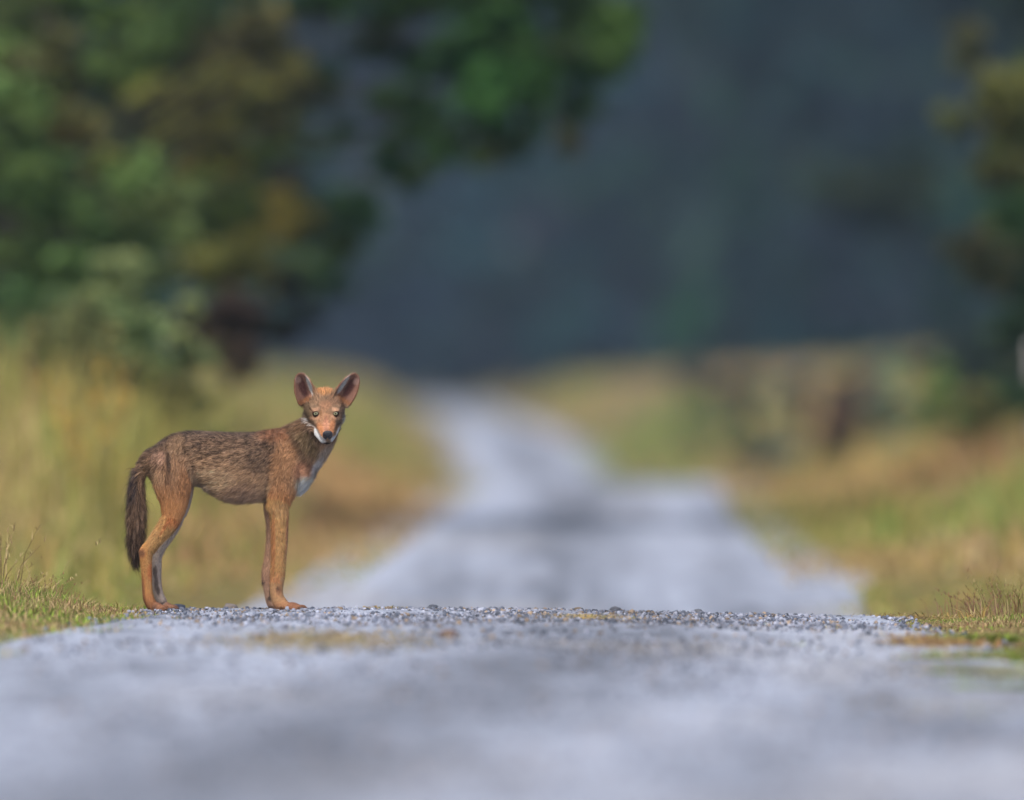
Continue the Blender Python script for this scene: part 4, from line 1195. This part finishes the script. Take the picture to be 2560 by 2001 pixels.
fur = mesh_np("fur", FV - WL, [o5 + np.array([[3, 2, 1, 0]]), np.concatenate([o5 + np.array([[4, 2, 3]]), o3 + np.array([[2, 1, 0]])])], M_FUR,
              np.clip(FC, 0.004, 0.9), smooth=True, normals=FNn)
fur.parent = wolf
tag(fur, "grizzled brown coat, rusty on the legs, white on cheeks and breast")

# eyes
def sphere(n1, n2):
    V = [[0, 0, 1.0]]
    for i in range(1, n1):
        a = math.pi * i / n1
        for j in range(n2):
            b = 2 * math.pi * j / n2
            V.append([math.sin(a) * math.cos(b), math.sin(a) * math.sin(b), math.cos(a)])
    V.append([0, 0, -1.0]); F3, F4 = [], []
    for j in range(n2):
        F3.append([0, 1 + j, 1 + (j + 1) % n2])
        F3.append([len(V) - 1, 1 + (n1 - 2) * n2 + (j + 1) % n2, 1 + (n1 - 2) * n2 + j])
        for i in range(n1 - 2):
            a = 1 + i * n2 + j; b = 1 + i * n2 + (j + 1) % n2
            F4.append([a, a + n2, b + n2, b])
    return np.array(V), np.array(F3), np.array(F4)
SVt, S3, S4 = sphere(40, 32)
for sg in (-1, 1):
    e = HL(5.5, sg * 35.5, 0)
    gaze = np.array([0.03 * sg, -1.0, 0.0]); gaze /= np.linalg.norm(gaze)
    a = np.cross(gaze, [0, 0, 1.0]); a /= np.linalg.norm(a); b = np.cross(a, gaze)
    Vv = (SVt[:, :1] * a + SVt[:, 1:2] * b + SVt[:, 2:3] * gaze) * 0.0125
    ang = np.arccos(np.clip(SVt[:, 2], -1, 1)) * 0.0125 * 1e3        # mm from the pupil's centre
    col = np.repeat(lin(26, 20, 20)[None], len(Vv), 0)
    iris = (ang < 6.9) & (ang >= 2.9)
    tt = sstep(2.6, 8.0, ang)[:, None]
    ic = lin(128, 122, 86)[None] * (1 - tt) + lin(142, 148, 124)[None] * tt
    col = np.where(iris[:, None], ic, col)
    col = np.where((ang < 2.9)[:, None], lin(8, 8, 8)[None], col)
    eo = mesh_np("eye", Vv, [S3, S4], M_EYE, col, smooth=True)
    eo.parent = wolf; eo.location = Vector(e - WL)
    tag(eo, "pale grey-green eye with a dark rim")
    # lids: a dark rimmed shell with an almond opening, outer corner raised
    lx, ly, lz = SVt[:, 0] * sg, SVt[:, 1], SVt[:, 2]
    if (a * sg)[0] < 0: lx = -lx
    azm = np.degrees(np.arctan2(lx, lz)); elv = np.degrees(np.arcsin(np.clip(ly, -1, 1))) - 0.14 * azm
    op = np.where(elv > 0, 19.0, 24.0) * (1 - (azm / 60.0) ** 2)
    gap = np.abs(elv) - op
    gap = np.where(np.abs(azm) > 60, 30, gap)
    lidV = Vv * 1.07
    lc = lin(30, 24, 23)[None] * (1 - sstep(6, 16, gap)[:, None]) + lin(84, 60, 48)[None] * sstep(6, 16, gap)[:, None]
    ok = gap > 0
    f3 = S3[ok[S3].all(1)]; f4 = S4[ok[S4].all(1)]
    lid = mesh_np("eyelids", lidV, [f3, f4], M_SKIN, lc, smooth=True)
    lid.parent = eo
# nose pad with nostrils
Vn = SVt.copy()
lx, ly, lz = Vn[:, 0].copy(), Vn[:, 1].copy(), Vn[:, 2].copy()
nx = np.sign(lx) * np.abs(lx) ** 0.85 * (1 + 0.10 * np.clip(ly, -1, 1)) * 18.5
ny = ly * 18.5
nz = lz * 11.0
fr = lz > 0.1
for sg in (-1, 1):
    g = np.exp(-(((lx - sg * 0.50) / 0.22) ** 2 + ((ly + 0.22) / 0.20) ** 2)) * fr
    nz = nz - 6.0 * g
nz = nz - 2.0 * np.exp(-(lx / 0.10) ** 2) * fr * (ly < 0.1)
cn = HL(107, 0, -30)
nup = N_ * 0.97; 
Vw = (nx[:, None] * R_ + ny[:, None] * N_ + nz[:, None] * F_) * 1e-3
shade = np.ones(len(Vn))
no = mesh_np("nose", Vw, [S3, S4], M_NOSE, np.repeat(lin(36, 35, 42)[None], len(Vw), 0), smooth=True)
no.parent = wolf; no.location = Vector(cn - WL)
tag(no, "dark slate nose pad")
# claws
th = np.arange(6) * math.pi / 3
for p, f_ in claw_at:
    s_ = np.cross(f_, [0, 0, 1.0])
    base = [0.0030 * (math.cos(t) * s_ + math.sin(t) * np.array([0, 0, 1.0])) for t in th]
    mid = [0.0022 * (math.cos(t) * s_ + math.sin(t) * np.array([0, 0, 1.0])) + f_ * 0.007 + np.array([0, 0, -0.0006]) for t in th]
    V = np.array(base + mid + [f_ * 0.0125 + np.array([0, 0, -0.0042])])
    Q = np.array([[j, (j + 1) % 6, 6 + (j + 1) % 6, 6 + j] for j in range(6)])
    T = np.array([[6 + j, 6 + (j + 1) % 6, 12] for j in range(6)])
    co = mesh_np("claw", V, [Q, T], M_CLAW, np.repeat(lin(48, 40, 36)[None], 13, 0), smooth=True)
    co.parent = wolf; co.location = Vector(np.maximum(p, [-9, -9, 0.006]) - WL)

wolf.location.z = -0.005
